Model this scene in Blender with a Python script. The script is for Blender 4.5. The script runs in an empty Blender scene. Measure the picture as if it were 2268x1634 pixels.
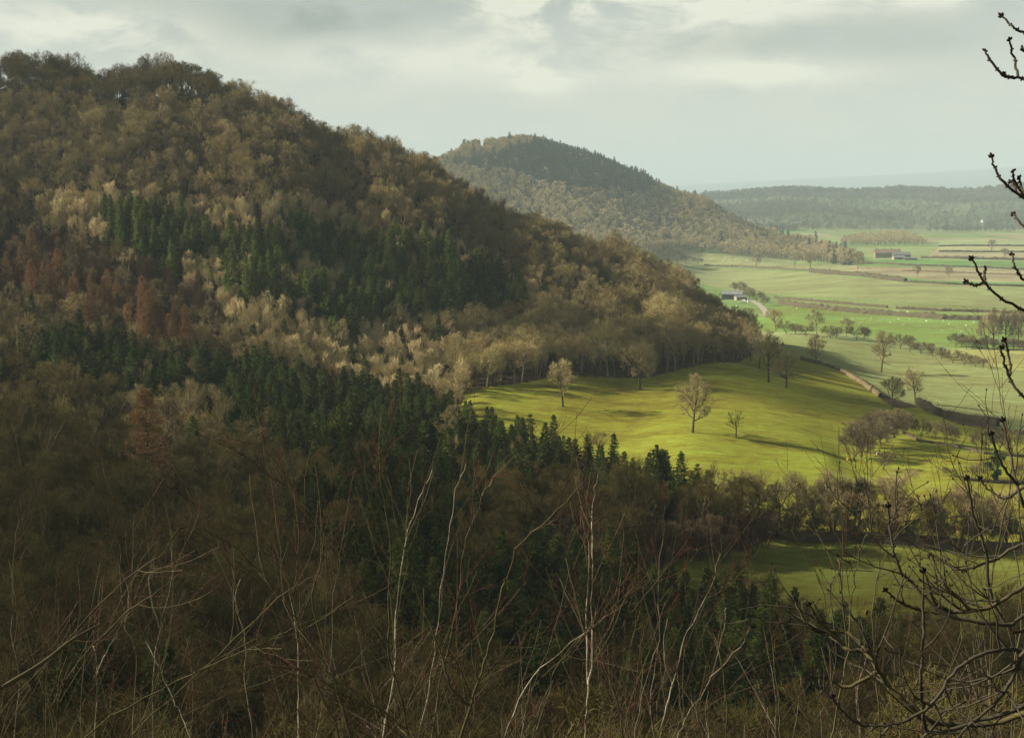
import bpy, bmesh, math, random
import numpy as np
from mathutils import Vector

sc = bpy.context.scene
C = sc.collection
rng = np.random.default_rng(11)
random.seed(11)
F, W, H = 1422.0, 1024, 737
PITCH = math.atan((368.5 - 185) / F)
CP, SP = math.cos(PITCH), math.sin(PITCH)
K = 2268 / 1024            # the photograph was measured on a 2268 wide print

# ------------------------------------------------------------------ camera geometry
def proj(P):
    P = np.asarray(P, float)
    f = P[..., 1] * CP - P[..., 2] * SP
    u = P[..., 1] * SP + P[..., 2] * CP
    f = np.where(f < 0.05, 0.05, f)
    return (512 + F * P[..., 0] / f) * K, (368.5 - F * u / f) * K, f

def ray(dx, dy):
    a, b = (dx / K - 512) / F, (368.5 - dy / K) / F
    d = np.array([a, CP + b * SP, -SP + b * CP])
    return d / d[1]                     # scaled so that y = 1 metre

def pt(dx, dy, D):
    return ray(dx, dy) * D

# ------------------------------------------------------------------ terrain
CT = []   # (pixel x, depth, height)
def ct(D, *pz):
    for p, z in pz: CT.append((p, D, z))
for D, z in ((1.5, -2.0), (4, -3.2), (10, -7), (20, -14), (40, -27), (70, -41)):
    ct(D, (-300, z), (200, z), (512, z), (820, z), (1300, z))
ct(100, (-300, -44), (100, -50), (512, -53), (900, -53), (1300, -53))
ct(150, (-300, -50), (100, -58), (500, -64), (900, -63), (1300, -64))
ct(200, (-300, -52), (0, -60), (100, -63), (500, -70), (900, -72), (1300, -73))
ct(280, (-300, -52), (0, -62), (300, -69), (600, -76), (767, -77), (950, -78), (1150, -79), (1400, -80))
ct(310, (813, -76.5), (1000, -78)); ct(330, (609, -73))
ct(390, (692, -67.7)); ct(372, (835, -72)); ct(425, (562, -66.7)); ct(440, (474, -64))
ct(560, (745, -68)); ct(500, (632, -66.8)); ct(600, (799, -74)); ct(520, (876, -76), (898, -77.2))
ct(385, (844, -73.4)); ct(350, (962, -74.6), (1024, -75.6)); ct(420, (993, -77.4)); ct(465, (993, -79)); ct(490, (1024, -81), (1250, -83))
ct(650, (883, -84.6), (1024, -86), (1300, -87)); ct(780, (826, -84.5)); ct(820, (1024, -89.4), (1300, -90))
ct(1000, (858, -92), (1300, -93)); ct(1170, (734, -94.6)); ct(1280, (813, -94.5), (1100, -95)); ct(1680, (858, -95.7), (1100, -96), (1300, -97))
ct(2050, (894, -98), (1100, -98.5)); ct(2300, (993, -98.7), (1300, -99)); ct(2550, (903, -97))
ct(430, (-300, -40), (40, -57), (200, -62), (330, -65)); ct(480, (20, -43), (200, -47), (361, -60), (440, -63))
ct(560, (-200, -5), (30, -14), (200, -15), (361, -32), (500, -50), (632, -63))
ct(620, (30, 22), (200, 16), (330, -6)); ct(680, (30, 46), (-200, 54), (-500, 50)); ct(670, (190, 40))
ct(650, (244, 29)); ct(640, (311, 14), (361, 8), (451, -10), (542, -27), (632, -44)); ct(630, (704, -60)); ct(610, (740, -70))
ct(850, (-200, 25), (30, 18), (311, -30), (542, -72), (704, -88)); ct(1100, (-300, -60), (30, -75), (311, -84), (542, -92), (700, -94))
ct(1500, (-300, -85), (30, -90), (311, -92), (600, -95)); 
ct(2300, (528, 62), (474, 50), (442, 26), (380, 8), (250, 0), (0, -10), (600, 24), (655, -12), (704, -34), (750, -76), (800, -95))
ct(2100, (528, -12), (655, -62), (440, -20)); ct(1950, (600, -68), (528, -52), (440, -50)); ct(1800, (500, -86), (650, -93), (400, -86)); ct(1750, (849, -97)); ct(2000, (700, -94))
ct(2700, (528, 25), (380, 0), (700, -75)); ct(3300, (528, -70), (700, -90), (900, -92), (1050, -92), (1300, -92), (100, -80))
ct(3800, (700, -74), (900, -72), (1050, -70), (1300, -70)); ct(4600, (500, -55), (690, -48), (740, -42), (790, -31), (850, -39), (900, -28), (960, -36), (1024, -19), (1300, -20), (0, -50))
ct(5600, (500, -110), (700, -110), (900, -105), (1200, -95)); ct(9000, (300, -150), (700, -150), (900, -150), (1100, -150))
ct(14000, (300, -150), (700, -150), (900, -140), (1024, -120), (1200, -100)); ct(20000, (300, -60), (700, -20), (800, 60), (900, 140), (1024, 260), (1200, 280)); ct(26000, (0, -60), (600, -40), (1100, 100))

_c = np.array(CT, float)
_th = np.arctan2((_c[:, 0] - 512) / F, 1.0)
_X = np.stack([_th * 4.0, np.log(_c[:, 1] / np.cos(_th))], 1)
def _ker(d2):
    return 0.5 * d2 * np.log(np.maximum(d2, 1e-12))
def _fit():
    n = len(_X)
    d2 = ((_X[:, None] - _X[None]) ** 2).sum(-1)
    A = np.zeros((n + 3, n + 3))
    A[:n, :n] = _ker(d2) + np.eye(n) * 2e-4
    A[:n, n] = 1; A[:n, n + 1:] = _X; A[n, :n] = 1; A[n + 1:, :n] = _X.T
    b = np.zeros(n + 3); b[:n] = _c[:, 2]
    return np.linalg.solve(A, b)
_w = _fit()
TH0, TH1 = math.atan2(-812 / F, 1), math.atan2(788 / F, 1)
def _tps(th, lr):
    out = np.empty(th.size); th = th.ravel(); lr = lr.ravel()
    for i in range(0, th.size, 20000):
        q = np.stack([th[i:i + 20000] * 4.0, lr[i:i + 20000]], 1)
        d2 = ((q[:, None] - _X[None]) ** 2).sum(-1)
        out[i:i + 20000] = _ker(d2) @ _w[:-3] + _w[-3] + q @ _w[-2:]
    return out
def bumps(x, y):
    return (np.sin(x * .021 + 1.3 * np.sin(y * .017)) * np.sin(y * .026 + .7) * .9 + np.sin(x * .07 + y * .03) * np.sin(y * .061 - x * .02) * .35)
def height(x, y):
    x = np.asarray(x, float); y = np.asarray(y, float); shp = np.broadcast(x, y).shape
    x = np.broadcast_to(x, shp); y = np.broadcast_to(y, shp)
    th = np.arctan2(x, y); r = np.maximum(np.hypot(x, y), 1.5); lr = np.log(r)
    z = _tps(np.clip(th, TH0, TH1), lr).reshape(shp)
    out = (th > TH1) | (th < TH0)                  # behind the camera the two edges are blended
    if out.any():
        t = np.where(th < 0, th + 2 * math.pi, th)
        f = np.clip((t - TH1) / (2 * math.pi + TH0 - TH1), 0, 1); f = f * f * (3 - 2 * f)
        zb = _tps(np.full(shp, TH1), lr).reshape(shp) * (1 - f) + _tps(np.full(shp, TH0), lr).reshape(shp) * f
        z = np.where(out, zb, z)
    fade = np.clip((r - 60) / 200, 0, 1) * np.clip(1 + (r - 600) / 6000, 1, 2.5)
    return z + bumps(x, y) * fade * .4

def hit(dx, dy, D0=60.0, D1=20000.0):
    """where the line of sight through a point of the print meets the bare ground"""
    d = ray(dx, dy)
    Ds = np.exp(np.linspace(math.log(D0), math.log(D1), 900))
    P = d[None] * Ds[:, None]
    below = P[:, 2] < height(P[:, 0], P[:, 1])
    i = int(np.argmax(below)) if below.any() else len(Ds) - 1
    lo, hi = Ds[max(i - 1, 0)], Ds[i]
    for _ in range(18):
        m = .5 * (lo + hi); p = d * m
        if p[2] < float(height(p[0], p[1])): hi = m
        else: lo = m
    p = d * hi
    p[2] = float(height(p[0], p[1]))
    return p

def inpoly(px, py, poly):
    poly = np.asarray(poly, float); px = np.asarray(px); py = np.asarray(py)
    c = np.zeros(px.shape, bool); n = len(poly); j = n - 1
    for i in range(n):
        xi, yi = poly[i]; xj, yj = poly[j]
        m = ((yi > py) != (yj > py)) & (px < (xj - xi) * (py - yi) / ((yj - yi) or 1e-9) + xi)
        c ^= m; j = i
    return c

# ------------------------------------------------------------------ mesh helpers
def mesh_np(name, V, Q, mats=(), midx=None, smooth=False):
    me = bpy.data.meshes.new(name)
    V = np.ascontiguousarray(V, np.float32); Q = np.ascontiguousarray(Q, np.int32)
    k = Q.shape[1]
    me.vertices.add(len(V)); me.vertices.foreach_set('co', V.ravel())
    me.loops.add(Q.size); me.loops.foreach_set('vertex_index', Q.ravel())
    me.polygons.add(len(Q)); me.polygons.foreach_set('loop_start', np.arange(0, Q.size, k, dtype=np.int32))
    if midx is not None: me.polygons.foreach_set('material_index', np.ascontiguousarray(midx, np.int32))
    me.polygons.foreach_set('use_smooth', np.full(len(Q), smooth))
    for m in mats: me.materials.append(m)
    me.update(calc_edges=True)
    return me

def norm(v):
    return v / np.maximum(np.linalg.norm(v, axis=-1, keepdims=True), 1e-9)

class Geo:
    """collects tubes and quads"""
    def __init__(s): s.V = []; s.Q = []; s.n = 0
    def add(s, V, Q):
        s.V.append(np.asarray(V, float).reshape(-1, 3)); s.Q.append(np.asarray(Q, int) + s.n); s.n += len(s.V[-1])
    def tubes(s, P, R, sides=3):
        """P (n,k,3) polylines, R (n,k) radii"""
        P = np.asarray(P, float); R = np.asarray(R, float)
        if P.ndim == 2: P = P[None]; R = R[None]
        n, k, _ = P.shape
        if n == 0: return
        T = np.empty_like(P); T[:, 1:-1] = P[:, 2:] - P[:, :-2]; T[:, 0] = P[:, 1] - P[:, 0]; T[:, -1] = P[:, -1] - P[:, -2]
        T = norm(T); mean = norm(P[:, -1] - P[:, 0])
        ref = np.where(np.abs(mean[:, 2:3]) < .8, np.array([[0, 0, 1.]]), np.array([[1., .1, 0]]))
        n1 = norm(np.cross(T, ref[:, None, :])); n2 = np.cross(T, n1)
        a = np.arange(sides) * 2 * math.pi / sides
        ring = P[:, :, None, :] + R[:, :, None, None] * (np.cos(a)[None, None, :, None] * n1[:, :, None, :] + np.sin(a)[None, None, :, None] * n2[:, :, None, :])
        idx = np.arange(n * k * sides).reshape(n, k, sides); nx = np.roll(idx, -1, 2)
        Q = np.stack([idx[:, :-1], nx[:, :-1], nx[:, 1:], idx[:, 1:]], -1).reshape(-1, 4)
        s.add(ring, Q)
    def box(s, c, d, rz=0.0):
        x, y, z = np.asarray(d, float) / 2
        v = np.array([[-x, -y, -z], [x, -y, -z], [x, y, -z], [-x, y, -z], [-x, -y, z], [x, -y, z], [x, y, z], [-x, y, z]])
        ca, sa = math.cos(rz), math.sin(rz)
        v = np.stack([v[:, 0] * ca - v[:, 1] * sa, v[:, 0] * sa + v[:, 1] * ca, v[:, 2]], 1) + np.asarray(c, float)
        s.add(v, [[0, 3, 2, 1], [4, 5, 6, 7], [0, 1, 5, 4], [1, 2, 6, 5], [2, 3, 7, 6], [3, 0, 4, 7]])
    def arr(s):
        return np.concatenate(s.V), np.concatenate(s.Q)
    def mesh(s, name, mat, smooth=False):
        V, Q = s.arr(); return mesh_np(name, V, Q, [mat], smooth=smooth)

def link(name, me, parent=None, loc=None):
    o = bpy.data.objects.new(name, me); C.objects.link(o)
    if parent is not None: o.parent = parent
    if loc is not None: o.location = loc
    return o
def tag(o, label=None, cat=None, group=None, kind=None):
    if label: o['label'] = label
    if cat: o['category'] = cat
    if group: o['group'] = group
    if kind: o['kind'] = kind
    return o
def thing(name, loc, label, cat, group=None, rz=0.0, s=1.0):
    o = bpy.data.objects.new(name, None); C.objects.link(o)
    o.empty_display_size = .2
    o.location = loc; o.rotation_euler = (0, 0, rz); o.scale = (s, s, s)
    return tag(o, label, cat, group)

# ------------------------------------------------------------------ materials
def mat(name, col, rough=.9, var=.25, hue=(0, 0, 0), noise=0, namt=.4, ncol=None, obj_var=True, spec=.15, transl=0):
    m = bpy.data.materials.new(name); m.use_nodes = True
    nt = m.node_tree; N = nt.nodes; L = nt.links; b = N['Principled BSDF']
    b.inputs['Roughness'].default_value = rough; b.inputs['Specular IOR Level'].default_value = spec
    c = N.new('ShaderNodeRGB'); c.outputs[0].default_value = (*col, 1); cur = c.outputs[0]
    if noise:
        tc = N.new('ShaderNodeTexCoord'); nz = N.new('ShaderNodeTexNoise'); nz.inputs['Scale'].default_value = noise; nz.inputs['Detail'].default_value = 5; nz.inputs['Roughness'].default_value = .65
        L.new(tc.outputs['Object'], nz.inputs['Vector'])
        rp = N.new('ShaderNodeMapRange'); rp.inputs['From Min'].default_value = .35; rp.inputs['From Max'].default_value = .65
        L.new(nz.outputs['Fac'], rp.inputs['Value'])
        mx = N.new('ShaderNodeMix'); mx.data_type = 'RGBA'; mx.inputs[7].default_value = (*(ncol or [x * (1 - namt) for x in col]), 1)
        L.new(rp.outputs[0], mx.inputs[0]); L.new(cur, mx.inputs[6]); cur = mx.outputs[2]
    if obj_var and var:
        oi = N.new('ShaderNodeObjectInfo'); hs = N.new('ShaderNodeHueSaturation')
        mr = N.new('ShaderNodeMapRange'); mr.inputs['To Min'].default_value = 1 - var; mr.inputs['To Max'].default_value = 1 + var
        L.new(oi.outputs['Random'], mr.inputs['Value']); L.new(mr.outputs[0], hs.inputs['Value'])
        mt = N.new('ShaderNodeMath'); mt.operation = 'MULTIPLY'; mt.inputs[1].default_value = 7.31
        fr = N.new('ShaderNodeMath'); fr.operation = 'FRACT'; L.new(oi.outputs['Random'], mt.inputs[0]); L.new(mt.outputs[0], fr.inputs[0])
        mh = N.new('ShaderNodeMapRange'); mh.inputs['To Min'].default_value = .5 - .008; mh.inputs['To Max'].default_value = .5 + .018
        L.new(fr.outputs[0], mh.inputs['Value']); L.new(mh.outputs[0], hs.inputs['Hue'])
        L.new(cur, hs.inputs['Color']); cur = hs.outputs[0]
    L.new(cur, b.inputs['Base Color'])
    if transl:
        tr = N.new('ShaderNodeBsdfTranslucent'); L.new(cur, tr.inputs['Color'])
        ms = N.new('ShaderNodeMixShader'); ms.inputs[0].default_value = transl
        L.new(b.outputs[0], ms.inputs[1]); L.new(tr.outputs[0], ms.inputs[2]); L.new(ms.outputs[0], N['Material Output'].inputs['Surface'])
    return m

M = {}
M['bark'] = mat('brown_bark', (.10, .078, .048), noise=1.5)
M['twig_brown'] = mat('brown_twigs', (.225, .177, .085), var=.14)
M['twig_near'] = mat('dull_brown_twigs', (.120, .094, .028), var=.3)
M['twig_thicket'] = mat('thicket_twigs', (.06, .045, .024), var=.3)
M['twig_olive'] = mat('olive_twigs', (.31, .245, .105), var=.25)
M['twig_pale'] = mat('pale_straw_twigs', (.46, .375, .20), var=.10)
M['bark_mid'] = mat('grey_olive_bark', (.20, .16, .085), noise=1.5)
M['bark_pale'] = mat('pale_bark', (.26, .22, .14), noise=2)
M['twig_larch'] = mat('orange_larch_twigs', (.25, .140, .062), var=.25)
M['twig_purple'] = mat('mauve_twigs', (.135, .09, .05), var=.25)
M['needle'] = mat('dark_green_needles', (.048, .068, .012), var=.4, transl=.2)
M['needle_lit'] = mat('sunlit_green_needles', (.108, .136, .028), var=.35, transl=.25)  # brighter copy of the spruce needles, sunlight painted into the green
M['twig_oak'] = mat('pale_olive_twigs', (.27, .215, .105), var=.2)
M['twig_distant'] = mat('hazed_grey_green_twigs', (.15, .155, .11), var=.3)  # twigs lightened to a pale grey green, extra haze painted in
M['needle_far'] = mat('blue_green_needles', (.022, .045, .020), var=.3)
M['twig_hedge'] = mat('hedge_twigs', (.14, .11, .056), var=.2)
M['twig_dark'] = mat('dark_hedge_twigs', (.075, .06, .035), var=.2)
M['ivy'] = mat('ivy_leaves', (.03, .055, .016), var=.2)
M['birch'] = mat('sunlit_silvery_bark', (.46, .42, .31), noise=5, ncol=(.06, .05, .028), obj_var=True, var=.25)  # pale bark, brightened further so sunlit highlights sit in its colour
M['greybark'] = mat('grey_sapling_bark', (.17, .145, .09), noise=6, ncol=(.05, .042, .025), var=.3)
M['sapbark'] = mat('olive_sapling_bark', (.085, .072, .03), noise=12, ncol=(.05, .042, .025), var=.3)
M['redtwig'] = mat('reddish_twigs', (.062, .026, .018), var=.3)
M['graytwig'] = mat('grey_brown_twigs', (.085, .07, .038), var=.3)
M['ashbark'] = mat('dark_ash_bark', (.035, .03, .022), noise=40, ncol=(.06, .052, .034), var=0)
M['lichen'] = mat('lichened_bark', (.036, .03, .02), noise=28, ncol=(.095, .08, .03), var=0)
M['bud'] = mat('black_buds', (.012, .01, .01), rough=.8, var=0)
M['deadleaf'] = mat('withered_leaf', (.12, .05, .025), var=0)
M['wool'] = mat('sheep_wool', (.58, .55, .45), var=.1)
M['stone'] = mat('farm_stone', (.33, .27, .21), noise=.6, namt=.3, var=0)
M['brick'] = mat('red_brick', (.25, .19, .15), noise=.5, namt=.3, var=0)
M['tile'] = mat('red_roof_tiles', (.23, .16, .12), noise=.5, namt=.3, var=0)
M['sheet'] = mat('grey_roof_sheet', (.21, .22, .22), noise=.3, namt=.25, var=0, rough=.6)
M['clad'] = mat('dark_cladding', (.10, .10, .09), noise=.5, var=0)
M['white'] = mat('white_render', (.50, .49, .46), noise=.8, namt=.15, var=0)
M['slate'] = mat('slate_roof', (.16, .16, .16), noise=.8, var=0)
M['glass'] = mat('dark_window_glass', (.03, .035, .04), rough=.15, var=0, spec=.5)
M['wrap'] = mat('pale_bale_wrap', (.62, .62, .56), noise=2, namt=.2, var=.1)
M['rust'] = mat('rusty_red_paint', (.30, .09, .05), noise=3, var=0)
M['wood'] = mat('weathered_wood', (.15, .125, .095), noise=4, var=.1)
M['yellow'] = mat('yellow_plastic', (.65, .42, .04), var=0)
M['wire'] = mat('fence_wire', (.16, .16, .15), var=0)
M['rubble'] = mat('pale_rubble', (.42, .38, .30), noise=3, var=.15)
M['tyre'] = mat('black_rubber', (.02, .02, .02), var=0)

def ground_mat():
    m = bpy.data.materials.new('ground_cover'); m.use_nodes = True
    nt = m.node_tree; N = nt.nodes; L = nt.links; b = N['Principled BSDF']
    b.inputs['Roughness'].default_value = 1; b.inputs['Specular IOR Level'].default_value = 0
    at = N.new('ShaderNodeAttribute'); at.attribute_name = 'cover'
    tc = N.new('ShaderNodeTexCoord')
    cur = at.outputs['Color']
    for scale, lo, hi, stretch, det in ((.018, .74, 1.22, (.6, 1, 1), 4), (.11, .72, 1.25, (.45, 1.3, 1), 6), (.5, .72, 1.28, (.5, 1.2, 1), 5), (2.6, .72, 1.28, (.8, 1.1, 1), 3)):
        mp = N.new('ShaderNodeMapping'); mp.inputs['Scale'].default_value = stretch; mp.inputs['Rotation'].default_value = (0, 0, .35)
        L.new(tc.outputs['Object'], mp.inputs[0])
        nz = N.new('ShaderNodeTexNoise'); nz.inputs['Scale'].default_value = scale; nz.inputs['Detail'].default_value = det; nz.inputs['Roughness'].default_value = .6
        L.new(mp.outputs[0], nz.inputs['Vector'])
        mr = N.new('ShaderNodeMapRange'); mr.inputs['From Min'].default_value = .3; mr.inputs['From Max'].default_value = .7; mr.inputs['To Min'].default_value = lo; mr.inputs['To Max'].default_value = hi
        L.new(nz.outputs['Fac'], mr.inputs['Value'])
        hs = N.new('ShaderNodeHueSaturation'); L.new(cur, hs.inputs['Color']); L.new(mr.outputs[0], hs.inputs['Value'])
        mh = N.new('ShaderNodeMapRange'); mh.inputs['From Min'].default_value = .3; mh.inputs['From Max'].default_value = .7; mh.inputs['To Min'].default_value = .478; mh.inputs['To Max'].default_value = .522
        L.new(nz.outputs['Fac'], mh.inputs['Value']); L.new(mh.outputs[0], hs.inputs['Hue'])
        cur = hs.outputs[0]
    L.new(cur, b.inputs['Base Color'])
    return m
M['ground'] = ground_mat()

# ------------------------------------------------------------------ fields (in print points, carried to the ground)
def wpoly(pts): return np.array([hit(x, y)[:2] for x, y in pts])
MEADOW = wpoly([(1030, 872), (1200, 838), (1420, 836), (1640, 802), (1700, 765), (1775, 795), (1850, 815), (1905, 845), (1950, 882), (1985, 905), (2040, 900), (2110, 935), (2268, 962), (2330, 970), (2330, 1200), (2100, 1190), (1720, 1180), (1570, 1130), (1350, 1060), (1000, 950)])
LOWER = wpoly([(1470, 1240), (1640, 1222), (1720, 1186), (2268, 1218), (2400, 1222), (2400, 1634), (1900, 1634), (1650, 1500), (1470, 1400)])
FIELDS = [   # print polygon, base colour
    ([(1700, 765), (1740, 735), (1840, 748), (1940, 765), (2060, 780), (2190, 815), (2330, 822), (2330, 962), (2210, 945), (2040, 900), (1950, 872), (1905, 845), (1850, 815), (1775, 795)], (.205, .225, .088)),
    ([(2060, 780), (2120, 772), (2330, 776), (2330, 822), (2190, 815)], (.25, .245, .085)),
    ([(1640, 690), (1690, 700), (1720, 675), (1800, 680), (2330, 702), (2330, 775), (2120, 770), (1990, 750), (1700, 735), (1640, 715)], (.165, .235, .058)),
    ([(1700, 668), (1760, 658), (2330, 693), (2330, 701), (1800, 680)], (.19, .22, .085)),
    ([(1480, 590), (1560, 588), (1700, 596), (1800, 602), (1900, 613), (2050, 622), (2330, 638), (2330, 690), (1760, 656), (1690, 648), (1610, 640)], (.215, .235, .10)),
    ([(1500, 556), (1560, 558), (1800, 585), (1900, 594), (1900, 598), (1700, 594), (1560, 586), (1480, 586)], (.225, .24, .105)),
    ([(1800, 602), (1850, 600), (1990, 611), (2060, 620), (2330, 628), (2330, 638), (2050, 624), (1900, 614)], (.13, .23, .07)),
    ([(1800, 585), (1880, 588), (2330, 600), (2330, 627), (2060, 619), (1990, 610), (1850, 598), (1900, 594)], (.27, .24, .14)),
    ([(1930, 575), (2000, 572), (2330, 580), (2330, 600), (1900, 590)], (.12, .21, .062)),
    ([(2080, 568), (2330, 572), (2330, 580), (2060, 575)], (.22, .26, .10)),
    ([(2060, 556), (2330, 558), (2330, 571), (2060, 570)], (.27, .245, .14)),
    ([(2080, 546), (2330, 546), (2330, 557), (2070, 556)], (.30, .29, .14)),
    ([(2080, 532), (2330, 532), (2330, 545), (2080, 545)], (.25, .29, .13)),
]
FIELDS = [(wpoly(p), c) for p, c in FIELDS]

def build_ground():
    th = np.concatenate([np.linspace(-math.pi, -.42, 70, endpoint=False), np.linspace(-.42, .42, 760, endpoint=False), np.linspace(.42, math.pi, 70, endpoint=False)])
    r = np.concatenate([np.exp(np.linspace(math.log(.4), math.log(60), 60, endpoint=False)), np.exp(np.linspace(math.log(60), math.log(3200), 640, endpoint=False)), np.exp(np.linspace(math.log(3200), math.log(25500), 110))])
    n, k = len(r), len(th)
    R, T = np.meshgrid(r, th, indexing='ij'); X = R * np.sin(T); Y = R * np.cos(T)
    Z = height(X, Y)
    V = np.stack([X, Y, Z], -1).reshape(-1, 3)
    idx = np.arange(n * k).reshape(n, k); nx = np.roll(idx, -1, 1)
    Q = np.stack([idx[:-1], nx[:-1], nx[1:], idx[1:]], -1).reshape(-1, 4)
    hole = np.arange(k)                                  # close the small disc under the camera
    V = np.concatenate([V, [[0, 0, -1.95]]]); 
    Qc = np.stack([np.full(k, n * k), np.roll(hole, -1), hole, hole], -1)[:, :3]
    me = mesh_np('ground', V, np.concatenate([Q]), [M['ground']], smooth=True)
    x, y = V[:, 0], V[:, 1]; D = y
    col = np.empty((len(V), 4)); col[:, 3] = 1
    col[:, :3] = (.070, .050, .030)                      # leaf litter
    # the wide plain: a patchwork of fields
    sx = x / 330 + .12 * np.sin(y / 400); sy = y / 210 + .15 * np.sin(x / 500)
    ix, iy = np.floor(sx).astype(int), np.floor(sy).astype(int)
    h = np.abs(np.sin(ix * 12.9898 + iy * 78.233) * 43758.5453) % 1
    pal = np.array([(.15, .21, .07), (.20, .24, .10), (.25, .24, .13), (.12, .19, .06), (.24, .26, .12), (.17, .20, .09)])
    col[np.hypot(x, y) < 90, :3] = (.040, .030, .018)  # litter near the camera coloured darker to stand for shade
    plain = (D > 700) & (V[:, 2] < -60) | (D > 3000)
    col[plain, :3] = pal[(h * len(pal)).astype(int)][plain]
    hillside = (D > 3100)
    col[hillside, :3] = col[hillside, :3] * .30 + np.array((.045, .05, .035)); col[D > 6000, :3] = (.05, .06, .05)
    for p, c in FIELDS:
        m = inpoly(x, y, p) & (D > 300); col[m, :3] = c
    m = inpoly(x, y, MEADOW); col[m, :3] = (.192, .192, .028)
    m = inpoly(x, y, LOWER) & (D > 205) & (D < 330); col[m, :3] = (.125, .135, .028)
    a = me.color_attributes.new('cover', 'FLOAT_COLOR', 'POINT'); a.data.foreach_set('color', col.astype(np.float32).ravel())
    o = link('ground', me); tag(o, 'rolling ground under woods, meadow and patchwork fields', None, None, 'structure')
build_ground()

# ------------------------------------------------------------------ tree growing
def perp_rot(d, ang, az):
    """turn directions d by ang away from themselves, az round themselves"""
    ref = np.where(np.abs(d[:, 2:3]) < .9, np.array([[0, 0, 1.]]), np.array([[1., 0, 0]]))
    a = norm(np.cross(d, ref)); b = np.cross(d, a)
    s = np.cos(az)[:, None] * a + np.sin(az)[:, None] * b
    return norm(np.cos(ang)[:, None] * d + np.sin(ang)[:, None] * s)

def grow(g, p0, d0, L, nseg, wob, trop):
    n = len(p0); P = np.empty((n, nseg + 1, 3)); P[:, 0] = p0; d = d0.copy()
    Dr = np.empty((n, nseg + 1, 3)); Dr[:, 0] = d
    for k in range(nseg):
        d = norm(d + g.normal(0, wob, (n, 3)) + np.asarray(trop) / nseg)
        P[:, k + 1] = P[:, k] + d * (L / nseg)[:, None]; Dr[:, k + 1] = d
    return P, Dr

def along(P, t):
    k = P.shape[1] - 1; f = np.clip(t, 0, .9999) * k; i = f.astype(int); f = (f - i)[:, None]; ar = np.arange(len(P))
    return P[ar, i] * (1 - f) + P[ar, i + 1] * f

class Env:
    def __init__(s, c, a, g, lump=.22):
        s.c = np.asarray(c, float); s.a = np.asarray(a, float); s.ph = g.uniform(0, 6.28, 6); s.l = lump
    def room(s, p, d):
        q = (p - s.c) / s.a; e = d / s.a
        A = (e * e).sum(1); B = (q * e).sum(1); Cc = (q * q).sum(1) - 1
        disc = np.maximum(B * B - A * Cc, 0)
        t = (-B + np.sqrt(disc)) / A
        az = np.arctan2(d[:, 1], d[:, 0]); el = d[:, 2]
        k = 1 + s.l * (np.sin(2 * az + s.ph[0]) * .5 + np.sin(3 * az + s.ph[1] + 3 * el) * .4 + np.sin(5 * az + s.ph[2] - 4 * el) * .35)
        return np.maximum(np.where(Cc > 0, .25, t * k), .25)

def spawn(g, par, per, tr, ang, asd, env, lf, maxf, nseg, wob, trop, rf, rmin):
    P, Dr, L, R = par
    n = len(P) * per; i = np.repeat(np.arange(len(P)), per)
    t = g.uniform(tr[0], tr[1], n)
    p0 = along(P[i], t); d = norm(along(Dr[i], t))
    d0 = perp_rot(d, np.clip(g.normal(ang, asd, n), .1, 1.7), g.uniform(0, 6.283, n))
    room = env.room(p0, d0)
    Ln = np.minimum(room * lf * g.uniform(.75, 1.1, n), L[i] * maxf * (1.15 - .6 * t) * g.uniform(.7, 1.25, n))
    r0 = np.maximum(along(R[i][..., None].repeat(3, 2), t)[:, 0] * rf, rmin)
    Pn, Dn = grow(g, p0, d0, Ln, nseg, wob, trop)
    Rn = r0[:, None] * np.linspace(1, .35, nseg + 1)[None]
    return Pn, Dn, Ln, np.maximum(Rn, rmin * .6)

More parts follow.
